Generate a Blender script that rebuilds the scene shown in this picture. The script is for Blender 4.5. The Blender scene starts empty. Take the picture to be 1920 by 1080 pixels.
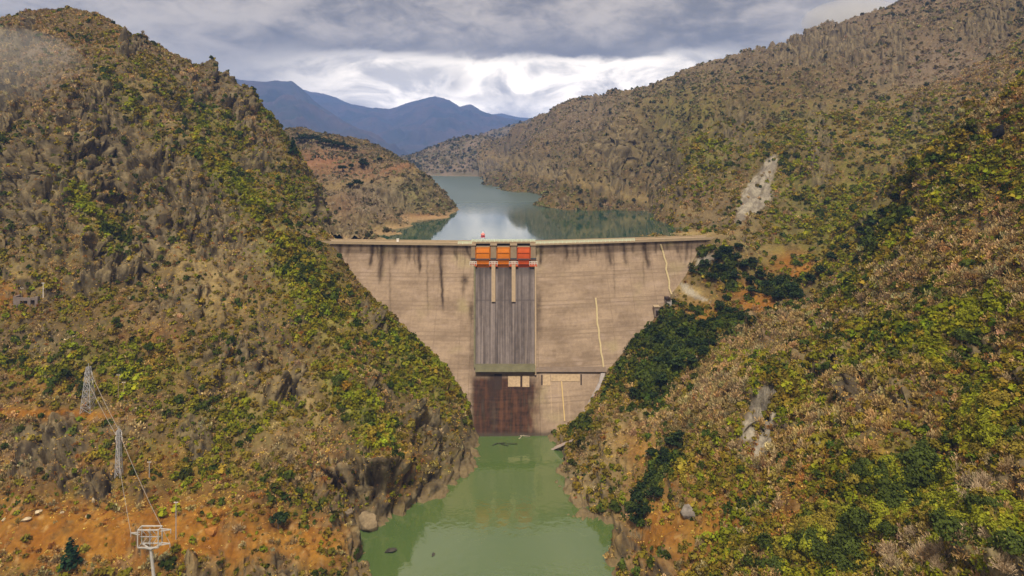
import bpy, bmesh, math, random
import numpy as np
from mathutils import Vector, Matrix
from mathutils.bvhtree import BVHTree

random.seed(7)
RNG = np.random.default_rng(11)
S = bpy.context.scene
COL = S.collection
F, HY, CZ = 1200.0, 285.0, 107.8          # focal length (px of 1920), horizon row, eye height
LAKE, CREST = 62.0, 65.0

# ------------------------------------------------------------------ helpers
def W(px, py, Y):
    return ((px-960)*Y/F, Y, CZ-(py-HY)*Y/F)

def proj(v):
    return 960+v[..., 0]/v[..., 1]*F, HY+(CZ-v[..., 2])/v[..., 1]*F

def tag(o, label=None, cat=None, group=None, kind=None):
    if label: o['label'] = label
    if cat: o['category'] = cat
    if group: o['group'] = group
    if kind: o['kind'] = kind
    return o

def empty(name, loc=(0, 0, 0)):
    o = bpy.data.objects.new(name, None)
    COL.objects.link(o); o.location = loc
    o.empty_display_size = 1
    return o

def mesh_np(name, verts, faces, mat=None, col=None, smooth=False, parent=None, link=True):
    """verts (n,3), faces (m,k) all with the same k"""
    me = bpy.data.meshes.new(name)
    verts = np.ascontiguousarray(verts, dtype=np.float32)
    faces = np.ascontiguousarray(faces, dtype=np.int32)
    k = faces.shape[1]; m = faces.shape[0]
    me.vertices.add(len(verts)); me.vertices.foreach_set('co', verts.ravel())
    me.loops.add(m*k); me.loops.foreach_set('vertex_index', faces.ravel())
    me.polygons.add(m)
    me.polygons.foreach_set('loop_start', np.arange(0, m*k, k, dtype=np.int32))
    me.polygons.foreach_set('loop_total', np.full(m, k, dtype=np.int32))
    if smooth: me.polygons.foreach_set('use_smooth', np.ones(m, dtype=bool))
    me.update(calc_edges=True)
    if col is not None:
        a = me.color_attributes.new('Col', 'FLOAT_COLOR', 'POINT')
        c = np.ones((len(verts), 4), dtype=np.float32); c[:, :3] = col
        a.data.foreach_set('color', c.ravel())
    if mat: me.materials.append(mat)
    o = bpy.data.objects.new(name, me)
    if link: COL.objects.link(o)
    if parent: o.parent = parent
    return o

class MB:
    """collects boxes, bars and tubes into one mesh"""
    def __init__(s): s.v = []; s.f = []
    def quad(s, pts):
        n = len(s.v); s.v += [tuple(p) for p in pts]; s.f.append(tuple(range(n, n+len(pts))))
    def hexa(s, p):      # 8 points: bottom 0-3, top 4-7
        n = len(s.v); s.v += [tuple(q) for q in p]
        for q in ((3, 2, 1, 0), (4, 5, 6, 7), (0, 1, 5, 4), (1, 2, 6, 5), (2, 3, 7, 6), (3, 0, 4, 7)):
            s.f.append(tuple(n+i for i in q))
    def box(s, x0, x1, y0, y1, z0, z1):
        s.hexa([(x0, y0, z0), (x1, y0, z0), (x1, y1, z0), (x0, y1, z0), (x0, y0, z1), (x1, y0, z1), (x1, y1, z1), (x0, y1, z1)])
    def tube(s, a, b, r0, r1=None, n=6, cap=True):
        a = Vector(a); b = Vector(b); r1 = r0 if r1 is None else r1
        d = (b-a).normalized(); u = d.orthogonal().normalized(); w = d.cross(u)
        k = len(s.v)
        for p, r in ((a, r0), (b, r1)):
            for i in range(n):
                t = 2*math.pi*i/n
                s.v.append(tuple(p+u*(r*math.cos(t))+w*(r*math.sin(t))))
        for i in range(n):
            j = (i+1) % n
            s.f.append((k+i, k+j, k+n+j, k+n+i))
        if cap:
            s.f.append(tuple(k+n-1-i for i in range(n))); s.f.append(tuple(k+n+i for i in range(n)))
    def bar(s, a, b, w): s.tube(a, b, w*0.7, n=4)
    def build(s, name, mat, parent=None, smooth=False, link=True):
        me = bpy.data.meshes.new(name); me.from_pydata(s.v, [], s.f); me.update()
        if smooth:
            for p in me.polygons: p.use_smooth = True
        if mat: me.materials.append(mat)
        o = bpy.data.objects.new(name, me)
        if link: COL.objects.link(o)
        if parent: o.parent = parent
        return o

# ---- numpy gradient noise
_perm = RNG.permutation(256); _perm = np.concatenate([_perm, _perm, _perm]).astype(np.int32)
_grad = RNG.normal(size=(256, 3)).astype(np.float32); _grad /= np.linalg.norm(_grad, axis=1)[:, None]
def pn(x, y, z=0.0):
    x = np.asarray(x, np.float32); y = np.asarray(y, np.float32); z = np.broadcast_to(np.asarray(z, np.float32), x.shape)
    xi = np.floor(x).astype(np.int32); yi = np.floor(y).astype(np.int32); zi = np.floor(z).astype(np.int32)
    xf = x-xi; yf = y-yi; zf = z-zi
    u = xf*xf*xf*(xf*(xf*6-15)+10); v = yf*yf*yf*(yf*(yf*6-15)+10); w = zf*zf*zf*(zf*(zf*6-15)+10)
    def g(a, b, c):
        h = _perm[_perm[_perm[(xi+a) & 255]+((yi+b) & 255)]+((zi+c) & 255)]
        G = _grad[h]
        return G[..., 0]*(xf-a)+G[..., 1]*(yf-b)+G[..., 2]*(zf-c)
    l = lambda a, b, t: a+t*(b-a)
    return 1.5*l(l(l(g(0, 0, 0), g(1, 0, 0), u), l(g(0, 1, 0), g(1, 1, 0), u), v),
                 l(l(g(0, 0, 1), g(1, 0, 1), u), l(g(0, 1, 1), g(1, 1, 1), u), v), w)
def fbm(x, y, z=0.0, o=4):
    r = 0; a = 1.0; f = 1.0; s = 0
    for i in range(o):
        r = r+a*pn(x*f+i*17.3, y*f-i*9.1, np.asarray(z)*f+i*3.7); s += a; a *= .5; f *= 2.03
    return r/s
def ridged(x, y, z=0.0, o=3):
    r = 0; a = 1.0; f = 1.0; s = 0
    for i in range(o):
        r = r+a*(1-2*np.abs(pn(x*f+i*7.3, y*f+i*5.1, np.asarray(z)*f+i*1.9))); s += a; a *= .5; f *= 2.1
    return r/s
def sst(a, b, x):
    t = np.clip((x-a)/(b-a), 0, 1); return t*t*(3-2*t)

# ------------------------------------------------------------------ materials
def new_mat(name):
    m = bpy.data.materials.new(name); m.use_nodes = True
    nt = m.node_tree; nt.nodes.clear()
    return m, nt
def N(nt, t, **kw):
    n = nt.nodes.new(t)
    for k, v in kw.items():
        if k.startswith('i_'):
            key = k[2:].replace('_', ' ')
            n.inputs[key].default_value = v
        else: setattr(n, k, v)
    return n
def math_n(nt, op, a, b=None, c=None):
    n = nt.nodes.new('ShaderNodeMath'); n.operation = op
    for i, x in enumerate((a, b, c)):
        if x is None: continue
        if isinstance(x, (int, float)): n.inputs[i].default_value = x
        else: nt.links.new(x, n.inputs[i])
    return n.outputs[0]
def mixc(nt, fac, a, b, blend='MIX'):
    n = nt.nodes.new('ShaderNodeMix'); n.data_type = 'RGBA'; n.blend_type = blend
    for i, x in ((0, fac), (6, a), (7, b)):
        if isinstance(x, (int, float)): n.inputs[i].default_value = x
        elif isinstance(x, tuple): n.inputs[i].default_value = (*x, 1) if len(x) == 3 else x
        else: nt.links.new(x, n.inputs[i])
    return n.outputs[2]

def mat_attr(name, rough=0.95, nscale=0.7, namp=0.35, bump=0.6, bdist=0.3, mid=1.0):
    """colour attribute modulated by procedural noise in object space"""
    m, nt = new_mat(name); L = nt.links.new
    out = N(nt, 'ShaderNodeOutputMaterial'); bs = N(nt, 'ShaderNodeBsdfPrincipled', i_Roughness=rough)
    bs.inputs['Specular IOR Level'].default_value = 0.15
    at = N(nt, 'ShaderNodeAttribute', attribute_name='Col')
    tc = N(nt, 'ShaderNodeTexCoord')
    n1 = N(nt, 'ShaderNodeTexNoise', i_Scale=nscale, i_Detail=6.0, i_Roughness=0.65); L(tc.outputs['Object'], n1.inputs['Vector'])
    k = math_n(nt, 'MULTIPLY_ADD', n1.outputs['Fac'], 2*namp*1.6, mid-namp*1.6)
    hs = N(nt, 'ShaderNodeVectorMath', operation='SCALE'); L(at.outputs['Color'], hs.inputs[0]); L(k, hs.inputs['Scale'])
    L(hs.outputs[0], bs.inputs['Base Color'])
    if bump:
        b = N(nt, 'ShaderNodeBump', i_Strength=bump, i_Distance=bdist); L(n1.outputs['Fac'], b.inputs['Height']); L(b.outputs[0], bs.inputs['Normal'])
    L(bs.outputs[0], out.inputs[0])
    return m

def mat_plain(name, c, rough=0.7, metal=0.0, var=0.18, scale=1.5, spec=0.3):
    m, nt = new_mat(name); L = nt.links.new
    out = N(nt, 'ShaderNodeOutputMaterial'); bs = N(nt, 'ShaderNodeBsdfPrincipled', i_Roughness=rough, i_Metallic=metal)
    bs.inputs['Specular IOR Level'].default_value = spec
    tc = N(nt, 'ShaderNodeTexCoord'); n1 = N(nt, 'ShaderNodeTexNoise', i_Scale=scale, i_Detail=5.0); L(tc.outputs['Object'], n1.inputs['Vector'])
    lo = tuple(x*(1-var) for x in c); hi = tuple(min(1, x*(1+var)) for x in c)
    L(mixc(nt, n1.outputs['Fac'], lo, hi), bs.inputs['Base Color'])
    L(bs.outputs[0], out.inputs[0])
    return m

def mat_leaf(name, c=None, var=0.35, trans=0.25):
    """foliage; colour from the attribute, or one colour varied per object and by noise"""
    m, nt = new_mat(name); L = nt.links.new
    out = N(nt, 'ShaderNodeOutputMaterial')
    d = N(nt, 'ShaderNodeBsdfDiffuse'); t = N(nt, 'ShaderNodeBsdfTranslucent'); mx = N(nt, 'ShaderNodeMixShader', i_Fac=trans)
    if c is None:
        src = N(nt, 'ShaderNodeAttribute', attribute_name='Col').outputs['Color']
    else:
        at = N(nt, 'ShaderNodeAttribute', attribute_name='Col')
        oi = N(nt, 'ShaderNodeObjectInfo')
        k = math_n(nt, 'MULTIPLY_ADD', oi.outputs['Random'], 2*var, 1-var)
        hs = N(nt, 'ShaderNodeVectorMath', operation='SCALE'); L(at.outputs['Color'], hs.inputs[0]); L(k, hs.inputs['Scale'])
        src = hs.outputs[0]
    L(src, d.inputs['Color']); L(src, t.inputs['Color'])
    L(d.outputs[0], mx.inputs[1]); L(t.outputs[0], mx.inputs[2]); L(mx.outputs[0], out.inputs[0])
    return m

def mat_water(name, deep, shallow, rough, wave, wscale, stretch=(1, 1, 1), ior=1.33):
    m, nt = new_mat(name); L = nt.links.new
    out = N(nt, 'ShaderNodeOutputMaterial'); bs = N(nt, 'ShaderNodeBsdfPrincipled', i_Roughness=rough, i_IOR=ior)
    tc = N(nt, 'ShaderNodeTexCoord'); mp = N(nt, 'ShaderNodeMapping'); L(tc.outputs['Object'], mp.inputs[0]); mp.inputs['Scale'].default_value = stretch
    big = N(nt, 'ShaderNodeTexNoise', i_Scale=0.018, i_Detail=3.0); L(mp.outputs[0], big.inputs['Vector'])
    L(mixc(nt, big.outputs['Fac'], deep, shallow), bs.inputs['Base Color'])
    n1 = N(nt, 'ShaderNodeTexNoise', i_Scale=wscale, i_Detail=4.0); L(mp.outputs[0], n1.inputs['Vector'])
    b = N(nt, 'ShaderNodeBump', i_Strength=1.0, i_Distance=wave); L(n1.outputs['Fac'], b.inputs['Height']); L(b.outputs[0], bs.inputs['Normal'])
    L(bs.outputs[0], out.inputs[0])
    return m

M_HILL = mat_attr('hill_ground', nscale=0.9, namp=0.45, bump=0.8, bdist=0.5)
M_FAR = mat_attr('far_ground', nscale=0.02, namp=0.3, bump=0.5, bdist=6)
M_CONC = mat_attr('dam_concrete', rough=0.9, nscale=1.6, namp=0.16, bump=0.3, bdist=0.06)
M_LEAF = mat_leaf('scrub_leaves', trans=.15)
M_LEAFO = mat_leaf('shrub_leaves', c=1, var=0.25, trans=.15)
M_BARK = mat_plain('bark', (0.10, 0.075, 0.055), 0.9)
M_ROCK = mat_attr('boulder_rock', nscale=1.2, namp=0.4, bump=0.8, bdist=0.2)

# ------------------------------------------------------------------ hills: control points -> heightfield
def rbf_fit(P, c=6.0):
    P = np.array(P, float); xy = P[:, :2]/100; z = P[:, 2]/100; c = c/100
    n = len(P)
    d = np.sqrt(((xy[:, None]-xy[None])**2).sum(-1)+c*c)
    A = np.zeros((n+3, n+3)); A[:n, :n] = d - np.eye(n)*0.004
    A[:n, n] = 1; A[:n, n+1:] = xy; A[n, :n] = 1; A[n+1:, :n] = xy.T
    w = np.linalg.lstsq(A, np.concatenate([z, [0, 0, 0]]), rcond=None)[0]
    def f(x, y):
        sh = x.shape; x = x.ravel()/100; y = y.ravel()/100
        r = np.empty(len(x))
        for i in range(0, len(x), 40000):
            X = x[i:i+40000]; Y = y[i:i+40000]
            r[i:i+40000] = np.sqrt((X[:, None]-xy[None, :, 0])**2+(Y[:, None]-xy[None, :, 1])**2+c*c) @ w[:n] + w[n]+w[n+1]*X+w[n+2]*Y
        return (r*100).reshape(sh)
    return f

def wl(px, py, z=0.0):        # shoreline point at water level z
    return W(px, py, (CZ-z)*F/(py-HY))

# the dam's crest line and downstream face, needed for the abutment contacts
_cr = [W(p, q, (CZ-CREST)*F/(q-HY)) for p, q in ((440, 453.0), (620, 454.5), (760, 456.5), (880, 457.6), (1010, 457.2), (1120, 454), (1230, 450.5), (1338, 446.6), (1362, 445.6))]
_cx = np.array([p[0] for p in _cr]); _cy = np.array([p[1] for p in _cr])
def Yc(x): return np.interp(x, _cx, _cy)
BAT, ZB = 0.92, 60.0
def faceY(x, z): return Yc(x)-BAT*np.maximum(0, ZB-z)
def face(px, py, off=0.0):
    Y = 285.0
    for _ in range(60):
        x, _y, z = W(px, py, Y); Y = 0.5*Y+0.5*(faceY(x, z)-off)
    return W(px, py, Y)

def grid_hill(fz, px0, px1, nx, Y0, Y1, ny):
    u = (np.linspace(px0, px1, nx)-960)/F
    Y = np.exp(np.linspace(math.log(Y0), math.log(Y1), ny))
    U, YY = np.meshgrid(u, Y)
    X = U*YY
    V = np.stack([X, YY, fz(X, YY)], -1)
    idx = np.arange(nx*ny).reshape(ny, nx)
    Fc = np.stack([idx[:-1, :-1], idx[:-1, 1:], idx[1:, 1:], idx[1:, :-1]], -1).reshape(-1, 4)
    return V, Fc
def normals(V):
    du = np.gradient(V, axis=1); dv = np.gradient(V, axis=0)
    n = np.cross(du, dv); n /= np.linalg.norm(n, axis=-1)[..., None]+1e-9
    return n

# -------- left hill
LP = []
A = LP.append
for p, q in ((690, 1080), (683, 1010), (745, 967), (830, 927), (880, 882), (903, 850), (898, 812)): A(wl(p, q))
A(wl(700, 1180)); A(wl(705, 1300))
for p, q in ((885, 775), (850, 710), (800, 655), (740, 595), (690, 548), (650, 500), (622, 462)): A(face(p, q, 0.0))
for t in ((0, 1080, 150), (300, 1080, 150), (550, 1080, 155), (640, 1060, 160), (0, 930, 174), (300, 930, 180), (550, 940, 180), (640, 1000, 172), (690, 940, 186),
          (0, 958, 171.5), (0, 912, 178), (300, 958, 173), (300, 912, 182), (500, 960, 172), (0, 790, 194), (0, 771, 199.5), (200, 792, 197), (200, 772, 202), (400, 800, 202), (600, 850, 195), (750, 880, 200), (830, 820, 222),
          (800, 720, 243), (700, 620, 262), (600, 530, 276), (640, 700, 232), (500, 700, 226), (400, 600, 240), (300, 700, 214), (200, 600, 226), (0, 600, 222),
          (0, 400, 257), (200, 400, 266), (400, 400, 286), (500, 450, 284), (560, 400, 315), (0, 200, 308), (200, 200, 320), (350, 250, 336), (450, 290, 348),
          (-200, 400, 250), (-200, 700, 205), (-200, 930, 170), (-200, 200, 300), (-400, 100, 320), (-400, 600, 215), (-400, 950, 160)): A(W(*t))
ridgeL = [(-400, 120, 345), (-200, 90, 350), (0, 42, 355), (60, 32, 362), (130, 24, 372), (210, 48, 378), (300, 98, 386), (400, 143, 394), (470, 192, 396), (535, 265, 388), (575, 330, 372), (596, 400, 345), (612, 448, 316)]
for t in ridgeL:
    A(W(*t)); x, y, z = W(*t)
    A((x*1.06, y*1.08, z-16)); A((x*1.25, y*1.3, z*0.55))
for x, y, z in ((20, 170, -9), (10, 200, -9), (0, 230, -7), (0, 260, -6), (-20, 150, -9), (-10, 120, -9), (-25, 290, -4), (-40, 300, 10), (-60, 330, 40), (-40, 380, 45), (-60, 450, 48), (-140, 125, 2), (-60, 125, 0), (-200, 120, 5)): A((x, y, z))
fL = rbf_fit(LP)

# -------- right hillside (near ridge, gully, far ridge along the lake)
RP = []
A = RP.append
for p, q in ((1028, 812), (1036, 850), (1042, 880), (1062, 930), (1087, 975), (1150, 1000), (1162, 1060), (1155, 1080), (1150, 1180), (1150, 1400)): A(wl(p, q))
for p, q in ((1048, 803), (1085, 783), (1110, 752), (1137, 700), (1180, 650), (1230, 592), (1257, 555), (1290, 510), (1320, 462)): A(face(p, q, 0.0))
for p, q in ((1215, 440), (1210, 430), (1165, 400), (1120, 384), (1050, 372), (1022, 364), (988, 352), (962, 340), (957, 331)): A(wl(p, q, LAKE))
for t in ((1920, 1080, 95), (1700, 1080, 112), (1500, 1080, 126), (1300, 1080, 145), (1920, 900, 108), (1700, 900, 127), (1500, 900, 147), (1300, 900, 172), (1180, 900, 190),
          (1920, 700, 127), (1700, 700, 155), (1500, 700, 186), (1350, 750, 196), (1250, 780, 215), (1150, 850, 211), (1120, 800, 231), (1920, 400, 166), (1800, 500, 172), (1650, 600, 192), (1450, 640, 222), (1350, 680, 226),
          (1250, 650, 253), (1180, 720, 245), (1400, 605, 262), (1340, 560, 288), (1420, 530, 300), (1480, 520, 300), (1550, 450, 330), (1400, 470, 330), (1340, 452, 314), (1352, 440, 322), (1372, 446, 318), (1395, 462, 312), (1420, 425, 355), (1320, 430, 366),
          (1300, 400, 400), (1300, 300, 470), (1400, 380, 395), (1450, 300, 430), (1600, 300, 402), (1700, 200, 452), (1800, 150, 482), (1650, 390, 350), (1920, 100, 460), (1750, 330, 372),
          (1230, 400, 430), (1230, 300, 540), (1190, 360, 520), (1150, 250, 690), (1100, 300, 700), (1050, 300, 800), (1030, 320, 800), (1015, 290, 960), (985, 305, 1080), (1300, 200, 620), (1450, 165, 580), (1600, 110, 620), (1500, 200, 520)): A(W(*t))
ridgeN = [(1580, 540, 228), (1625, 480, 222), (1690, 382, 218), (1750, 312, 215), (1850, 222, 213), (1925, 150, 212), (2000, 80, 212), (2200, -80, 215)]
for t in ridgeN:
    A(W(*t)); x, y, z = W(*t)
    if t[0] > 1600: A((x*1.07+3, y*1.10, z-14)); A((x*1.2, y*1.32, z-12))
ridgeF = [(950, 262, 1300), (970, 246, 1220), (1010, 228, 1150), (1050, 210, 1080), (1100, 194, 1000), (1150, 184, 920), (1215, 186, 850), (1290, 156, 800), (1400, 134, 780), (1500, 98, 790), (1650, 44, 810), (1800, 0, 830), (1950, -40, 850), (2200, -110, 800), (2500, -150, 700)]
for t in ridgeF:
    A(W(*t)); x, y, z = W(*t)
    A((x*1.06, y*1.07, z-22)); A((x*1.3, y*1.35, max(45, z*0.5)))
for x, y, z in ((-5, 170, -9), (0, 230, -6), (8, 260, -5), (20, 275, 0), (40, 300, 20), (60, 330, 45), (40, 360, 48), (0, 500, 45), (0, 700, 42), (-60, 1000, 40), (-10, 130, -9), (-5, 90, -9), (5, 60, 0), (100, 60, 45), (150, 90, 80), (300, 150, 150), (330, 300, 190), (115, 35, 58), (210, 60, 112), (330, 90, 165), (70, 40, 32)): A((x, y, z))
fR = rbf_fit(RP)

# -------- promontory behind the dam's left wing
PP = []
A = PP.append
for p, q in ((850, 397), (842, 408), (800, 412), (770, 418), (730, 430), (700, 442), (838, 385)): A(wl(p, q, LAKE))
for t in ((786, 345, 505), (755, 312, 520), (735, 306, 540), (720, 298, 580), (680, 282, 640), (620, 266, 680), (560, 262, 690), (620, 330, 520), (620, 400, 420), (700, 380, 462), (750, 398, 450), (700, 330, 530), (660, 310, 570), (760, 350, 486), (590, 300, 560), (560, 350, 480), (500, 300, 600), (540, 420, 380), (690, 425, 402), (640, 420, 398)): A(W(*t))
for x, y, z in ((-30, 480, 54), (-30, 440, 54), (-45, 400, 52), (-86, 322, 64.5), (-76, 340, 64), (-66, 358, 63), (-56, 330, 58), (-102, 325, 66), (-94, 352, 67.5), (-86, 380, 69), (-74, 392, 67), (-60, 380, 60), (-120, 330, 70), (-40, 560, 50), (-60, 620, 54), (-100, 720, 60), (-180, 800, 80), (-300, 800, 100), (-60, 800, 50), (-320, 600, 110), (-10, 520, 48)): A((x, y, z))
fP = rbf_fit(PP)

# blobs: zones of ground and cover measured on the slopes
def blob(px, py, lst):
    r = np.zeros(px.shape)
    for cx, cy, rx, ry, ang, s in lst:
        a = math.radians(ang); dx = px-cx; dy = py-cy
        u = (dx*math.cos(a)+dy*math.sin(a))/rx; v = (-dx*math.sin(a)+dy*math.cos(a))/ry
        r = np.maximum(r, s*np.exp(-(u*u+v*v)))
    return r
BANKL = [(885, 832, 26, 34, 20, 1), (862, 872, 34, 24, -55, 1), (820, 908, 40, 24, -25, 1), (770, 942, 40, 20, -25, 1), (712, 968, 40, 26, -20, 1), (668, 1010, 26, 50, 5, 1), (672, 1060, 26, 40, 0, .9)]
BANKR = [(1048, 850, 18, 40, 0, 1), (1062, 905, 26, 40, 20, 1), (1090, 950, 34, 34, 40, 1), (1140, 980, 36, 26, 20, 1), (1176, 1030, 26, 50, 0, 1), (1120, 900, 50, 60, 30, .75)]
ZL = dict(
 orange=[(150, 1000, 360, 66, 0, 1.1), (420, 1000, 160, 66, 5, 1.0), (100, 777, 135, 11, 2, 1.0), (20, 560, 30, 25, 0, 1), (560, 1020, 120, 56, 0, .8), (620, 890, 60, 40, 30, .7), (735, 880, 40, 50, 20, .6), (200, 880, 250, 30, 0, .45), (120, 720, 120, 30, 0, .4), (290, 640, 60, 40, 0, .4)],
 pale=[(390, 530, 120, 70, 30, 1.0), (520, 730, 80, 80, 40, .8), (300, 470, 110, 50, 0, .7), (60, 520, 110, 40, 0, .6), (570, 760, 40, 80, -30, .8), (640, 640, 50, 60, 45, .5), (320, 220, 30, 110, -48, .8), (560, 420, 24, 110, -45, .5)],
 rock=[(210, 290, 130, 100, 30, 1.1), (70, 360, 90, 120, 0, 1.0), (370, 400, 110, 70, 40, 1.1), (480, 300, 60, 40, 45, .8), (588, 385, 28, 80, 10, 1.1), (440, 670, 70, 55, 0, .8), (130, 220, 60, 60, 0, .7), (300, 330, 60, 50, 0, 1), (660, 900, 50, 30, 0, .6), (340, 560, 50, 40, 0, .6)]+BANKL,
 green=[(250, 195, 90, 20, 46, 1.1), (440, 350, 130, 24, 48, 1.2), (555, 500, 100, 44, 48, 1.3), (150, 375, 60, 22, 42, 1.0), (650, 745, 80, 26, 52, 1.3), (710, 815, 60, 30, 45, 1.1), (790, 690, 100, 40, 45, .8), (520, 240, 90, 24, 48, .6), (400, 230, 190, 34, 38, .55), (560, 380, 60, 60, 0, .5), (180, 690, 200, 50, 0, .5), (340, 870, 150, 40, 0, .4), (430, 770, 120, 40, 0, .5), (620, 600, 80, 40, 48, .8), (200, 430, 60, 24, 45, .8)],  # green cover; the long flank ellipse also paints in the slope's lit side
 mauve=[(60, 110, 130, 90, 0, 1.2), (330, 130, 150, 22, 32, 1), (460, 215, 80, 18, 45, .9), (40, 850, 60, 60, 0, .7), (230, 790, 110, 36, 0, .5), (60, 640, 90, 40, 0, .5), (450, 470, 70, 40, 0, .5), (280, 600, 60, 40, 0, .6), (540, 860, 80, 40, 0, .5)],
 bare=[(150, 1000, 360, 52, 0, 1.0), (420, 1015, 130, 50, 10, .9), (110, 777, 135, 8, 2, 1), (590, 1030, 80, 45, 0, .75), (390, 530, 90, 50, 30, .5), (520, 730, 60, 60, 40, .4)]+BANKL)
ZR = dict(
 orange=[(1280, 1040, 150, 60, 0, .65), (1300, 880, 60, 60, -30, .5), (1430, 570, 60, 30, 20, 1), (1490, 500, 40, 25, 0, 1), (1290, 640, 40, 20, -20, .9), (1240, 1000, 110, 90, 20, .7), (1330, 990, 140, 80, 0, .6), (1340, 600, 60, 30, 0, .6), (1210, 850, 60, 40, 30, .5), (1500, 890, 60, 50, 0, .6), (1420, 960, 80, 60, -30, .7), (1650, 860, 40, 30, 0, .4)],
 pale=[(1150, 850, 110, 60, -20, .9), (1220, 950, 70, 60, 0, .6), (1110, 900, 60, 70, 40, 1.0), (1180, 960, 60, 50, 0, .7), (1400, 480, 60, 30, 0, .5), (1110, 345, 260, 11, 15, .9), (1300, 437, 110, 10, 0, 1.0), (1160, 800, 80, 40, -40, .9), (1200, 770, 60, 40, -40, .7), (1290, 545, 40, 20, 20, 1), (1650, 250, 120, 60, 0, .3), (1560, 640, 120, 40, -35, .5), (1780, 700, 120, 60, -20, .4)],
 rock=[(1550, 110, 130, 36, -5, 1.2), (1150, 300, 60, 80, 20, 1.0), (1240, 300, 50, 60, 0, .8), (1040, 330, 100, 25, 15, .8), (1720, 330, 60, 30, -40, .8), (1380, 250, 60, 60, 0, .7), (1425, 780, 30, 55, 0, .6), (1850, 230, 60, 24, -45, .7)]+BANKR,
 green=[(1500, 250, 150, 60, -10, .4), (1720, 260, 120, 80, 20, .45), (1250, 180, 120, 30, -20, .35), (1560, 420, 160, 120, 20, .55), (1690, 880, 70, 50, 0, 1.2), (1800, 600, 120, 50, -30, .5), (1580, 650, 120, 34, -30, .6), (1840, 780, 60, 80, 0, .7), (1300, 230, 90, 60, 0, .5), (1330, 290, 60, 50, 0, .6), (1560, 1005, 120, 45, -20, 1.2), (1830, 1000, 120, 60, 0, 1.0), (1700, 960, 90, 36, 0, .7), (1460, 720, 100, 40, 30, .6), (1650, 440, 60, 70, -50, .8), (1260, 840, 60, 30, -40, .4)],
 mauve=[(1500, 60, 400, 60, -15, 1), (1750, 120, 200, 80, 0, 1.1), (1450, 620, 110, 50, -20, 1.0), (1350, 400, 120, 60, 0, .6), (1080, 220, 160, 50, -15, .9), (1600, 750, 120, 70, -20, .7), (1700, 500, 120, 60, -30, .7), (1720, 1030, 90, 40, 0, .8), (1450, 840, 80, 50, 0, .6), (1850, 480, 90, 90, 0, .6), (1340, 735, 80, 50, -35, 1.2), (1250, 800, 60, 40, 0, .7), (1880, 900, 50, 50, 0, .6)],
 bare=[(1170, 850, 100, 70, -20, .85), (1260, 1000, 150, 90, 0, 1.0), (1330, 900, 70, 50, -30, .6), (1280, 980, 130, 80, 0, .85), (1110, 350, 240, 9, 15, .95), (1300, 440, 100, 9, 0, .9), (1290, 545, 45, 20, 20, 1), (1430, 570, 45, 20, 20, .7), (1170, 800, 70, 40, -40, .8), (1180, 950, 60, 60, 0, .6), (1480, 500, 34, 18, 0, .7)]+BANKR,
 dark=[(1250, 650, 70, 60, 20, 1), (1230, 710, 50, 30, -30, .9), (1310, 640, 50, 26, 0, .8), (1370, 605, 50, 14, -10, .8), (1360, 500, 50, 34, 20, 1), (1450, 550, 50, 30, 20, 1), (1225, 915, 60, 22, -52, 1), (1190, 965, 26, 30, 0, 1), (1090, 802, 24, 8, -30, .9), (1600, 500, 90, 12, -42, .5), (1690, 395, 50, 10, -45, .3), (1690, 890, 60, 40, 0, .5), (1600, 1040, 60, 30, 0, .4)],
 slab=[(0, 0, 1, 1, 0, 0)])
ZP = dict(orange=[(810, 406, 50, 5, 0, .6)], red=[(600, 305, 80, 26, 0, 1), (740, 316, 60, 10, -20, .9), (800, 407, 60, 6, 0, .8), (640, 385, 30, 30, 0, .4), (680, 325, 50, 12, 0, .8)], pale=[(640, 346, 70, 8, -10, .8), (590, 375, 30, 30, 0, .8), (720, 428, 60, 8, 0, .7), (765, 324, 50, 7, -32, .7)],
 rock=[(640, 425, 70, 50, 0, 1.1), (720, 375, 80, 36, 20, .8), (600, 350, 25, 12, 0, .7), (800, 370, 30, 40, 30, .5)], green=[(765, 365, 50, 30, 20, .8), (690, 345, 60, 12, -10, .6)], mauve=[(700, 365, 90, 50, 0, 1.2), (620, 275, 80, 10, 10, .8)], bare=[(600, 308, 80, 24, 0, .85), (800, 408, 70, 6, 0, .9), (720, 428, 60, 8, 0, .9), (640, 346, 60, 7, 0, .9), (740, 316, 50, 8, -20, .8)])

C = lambda *a: np.array(a)
def inpoly(px, py, polys, wob=0.0):
    m_ = np.zeros(px.shape, bool)
    for P in polys:
        r = np.zeros(px.shape, bool); n_ = len(P)
        for i_ in range(n_):
            x0, y0 = P[i_]; x1, y1 = P[(i_+1) % n_]
            if y0 == y1: continue
            cnd = ((y0 > py) != (y1 > py)) & (px+wob < (x1-x0)*(py-y0)/(y1-y0)+x0); r ^= cnd
        m_ |= r
    return m_
SCARS = [[(1462, 288), (1438, 296), (1418, 328), (1392, 362), (1382, 398), (1374, 424), (1392, 414), (1420, 398), (1448, 376), (1444, 352), (1452, 322)],
         [(1446, 712), (1418, 734), (1400, 770), (1388, 822), (1410, 828), (1426, 788), (1450, 766), (1460, 738)], [(1456, 764), (1432, 788), (1420, 816), (1412, 864), (1438, 854), (1454, 818), (1464, 792)],
         [(1272, 528), (1284, 548), (1302, 560), (1338, 568), (1310, 552), (1292, 534)], [(1318, 470), (1308, 484), (1300, 505), (1326, 500), (1342, 482)]]
def lerp(a, b, t): return a+(b-a)*t[..., None]

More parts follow.
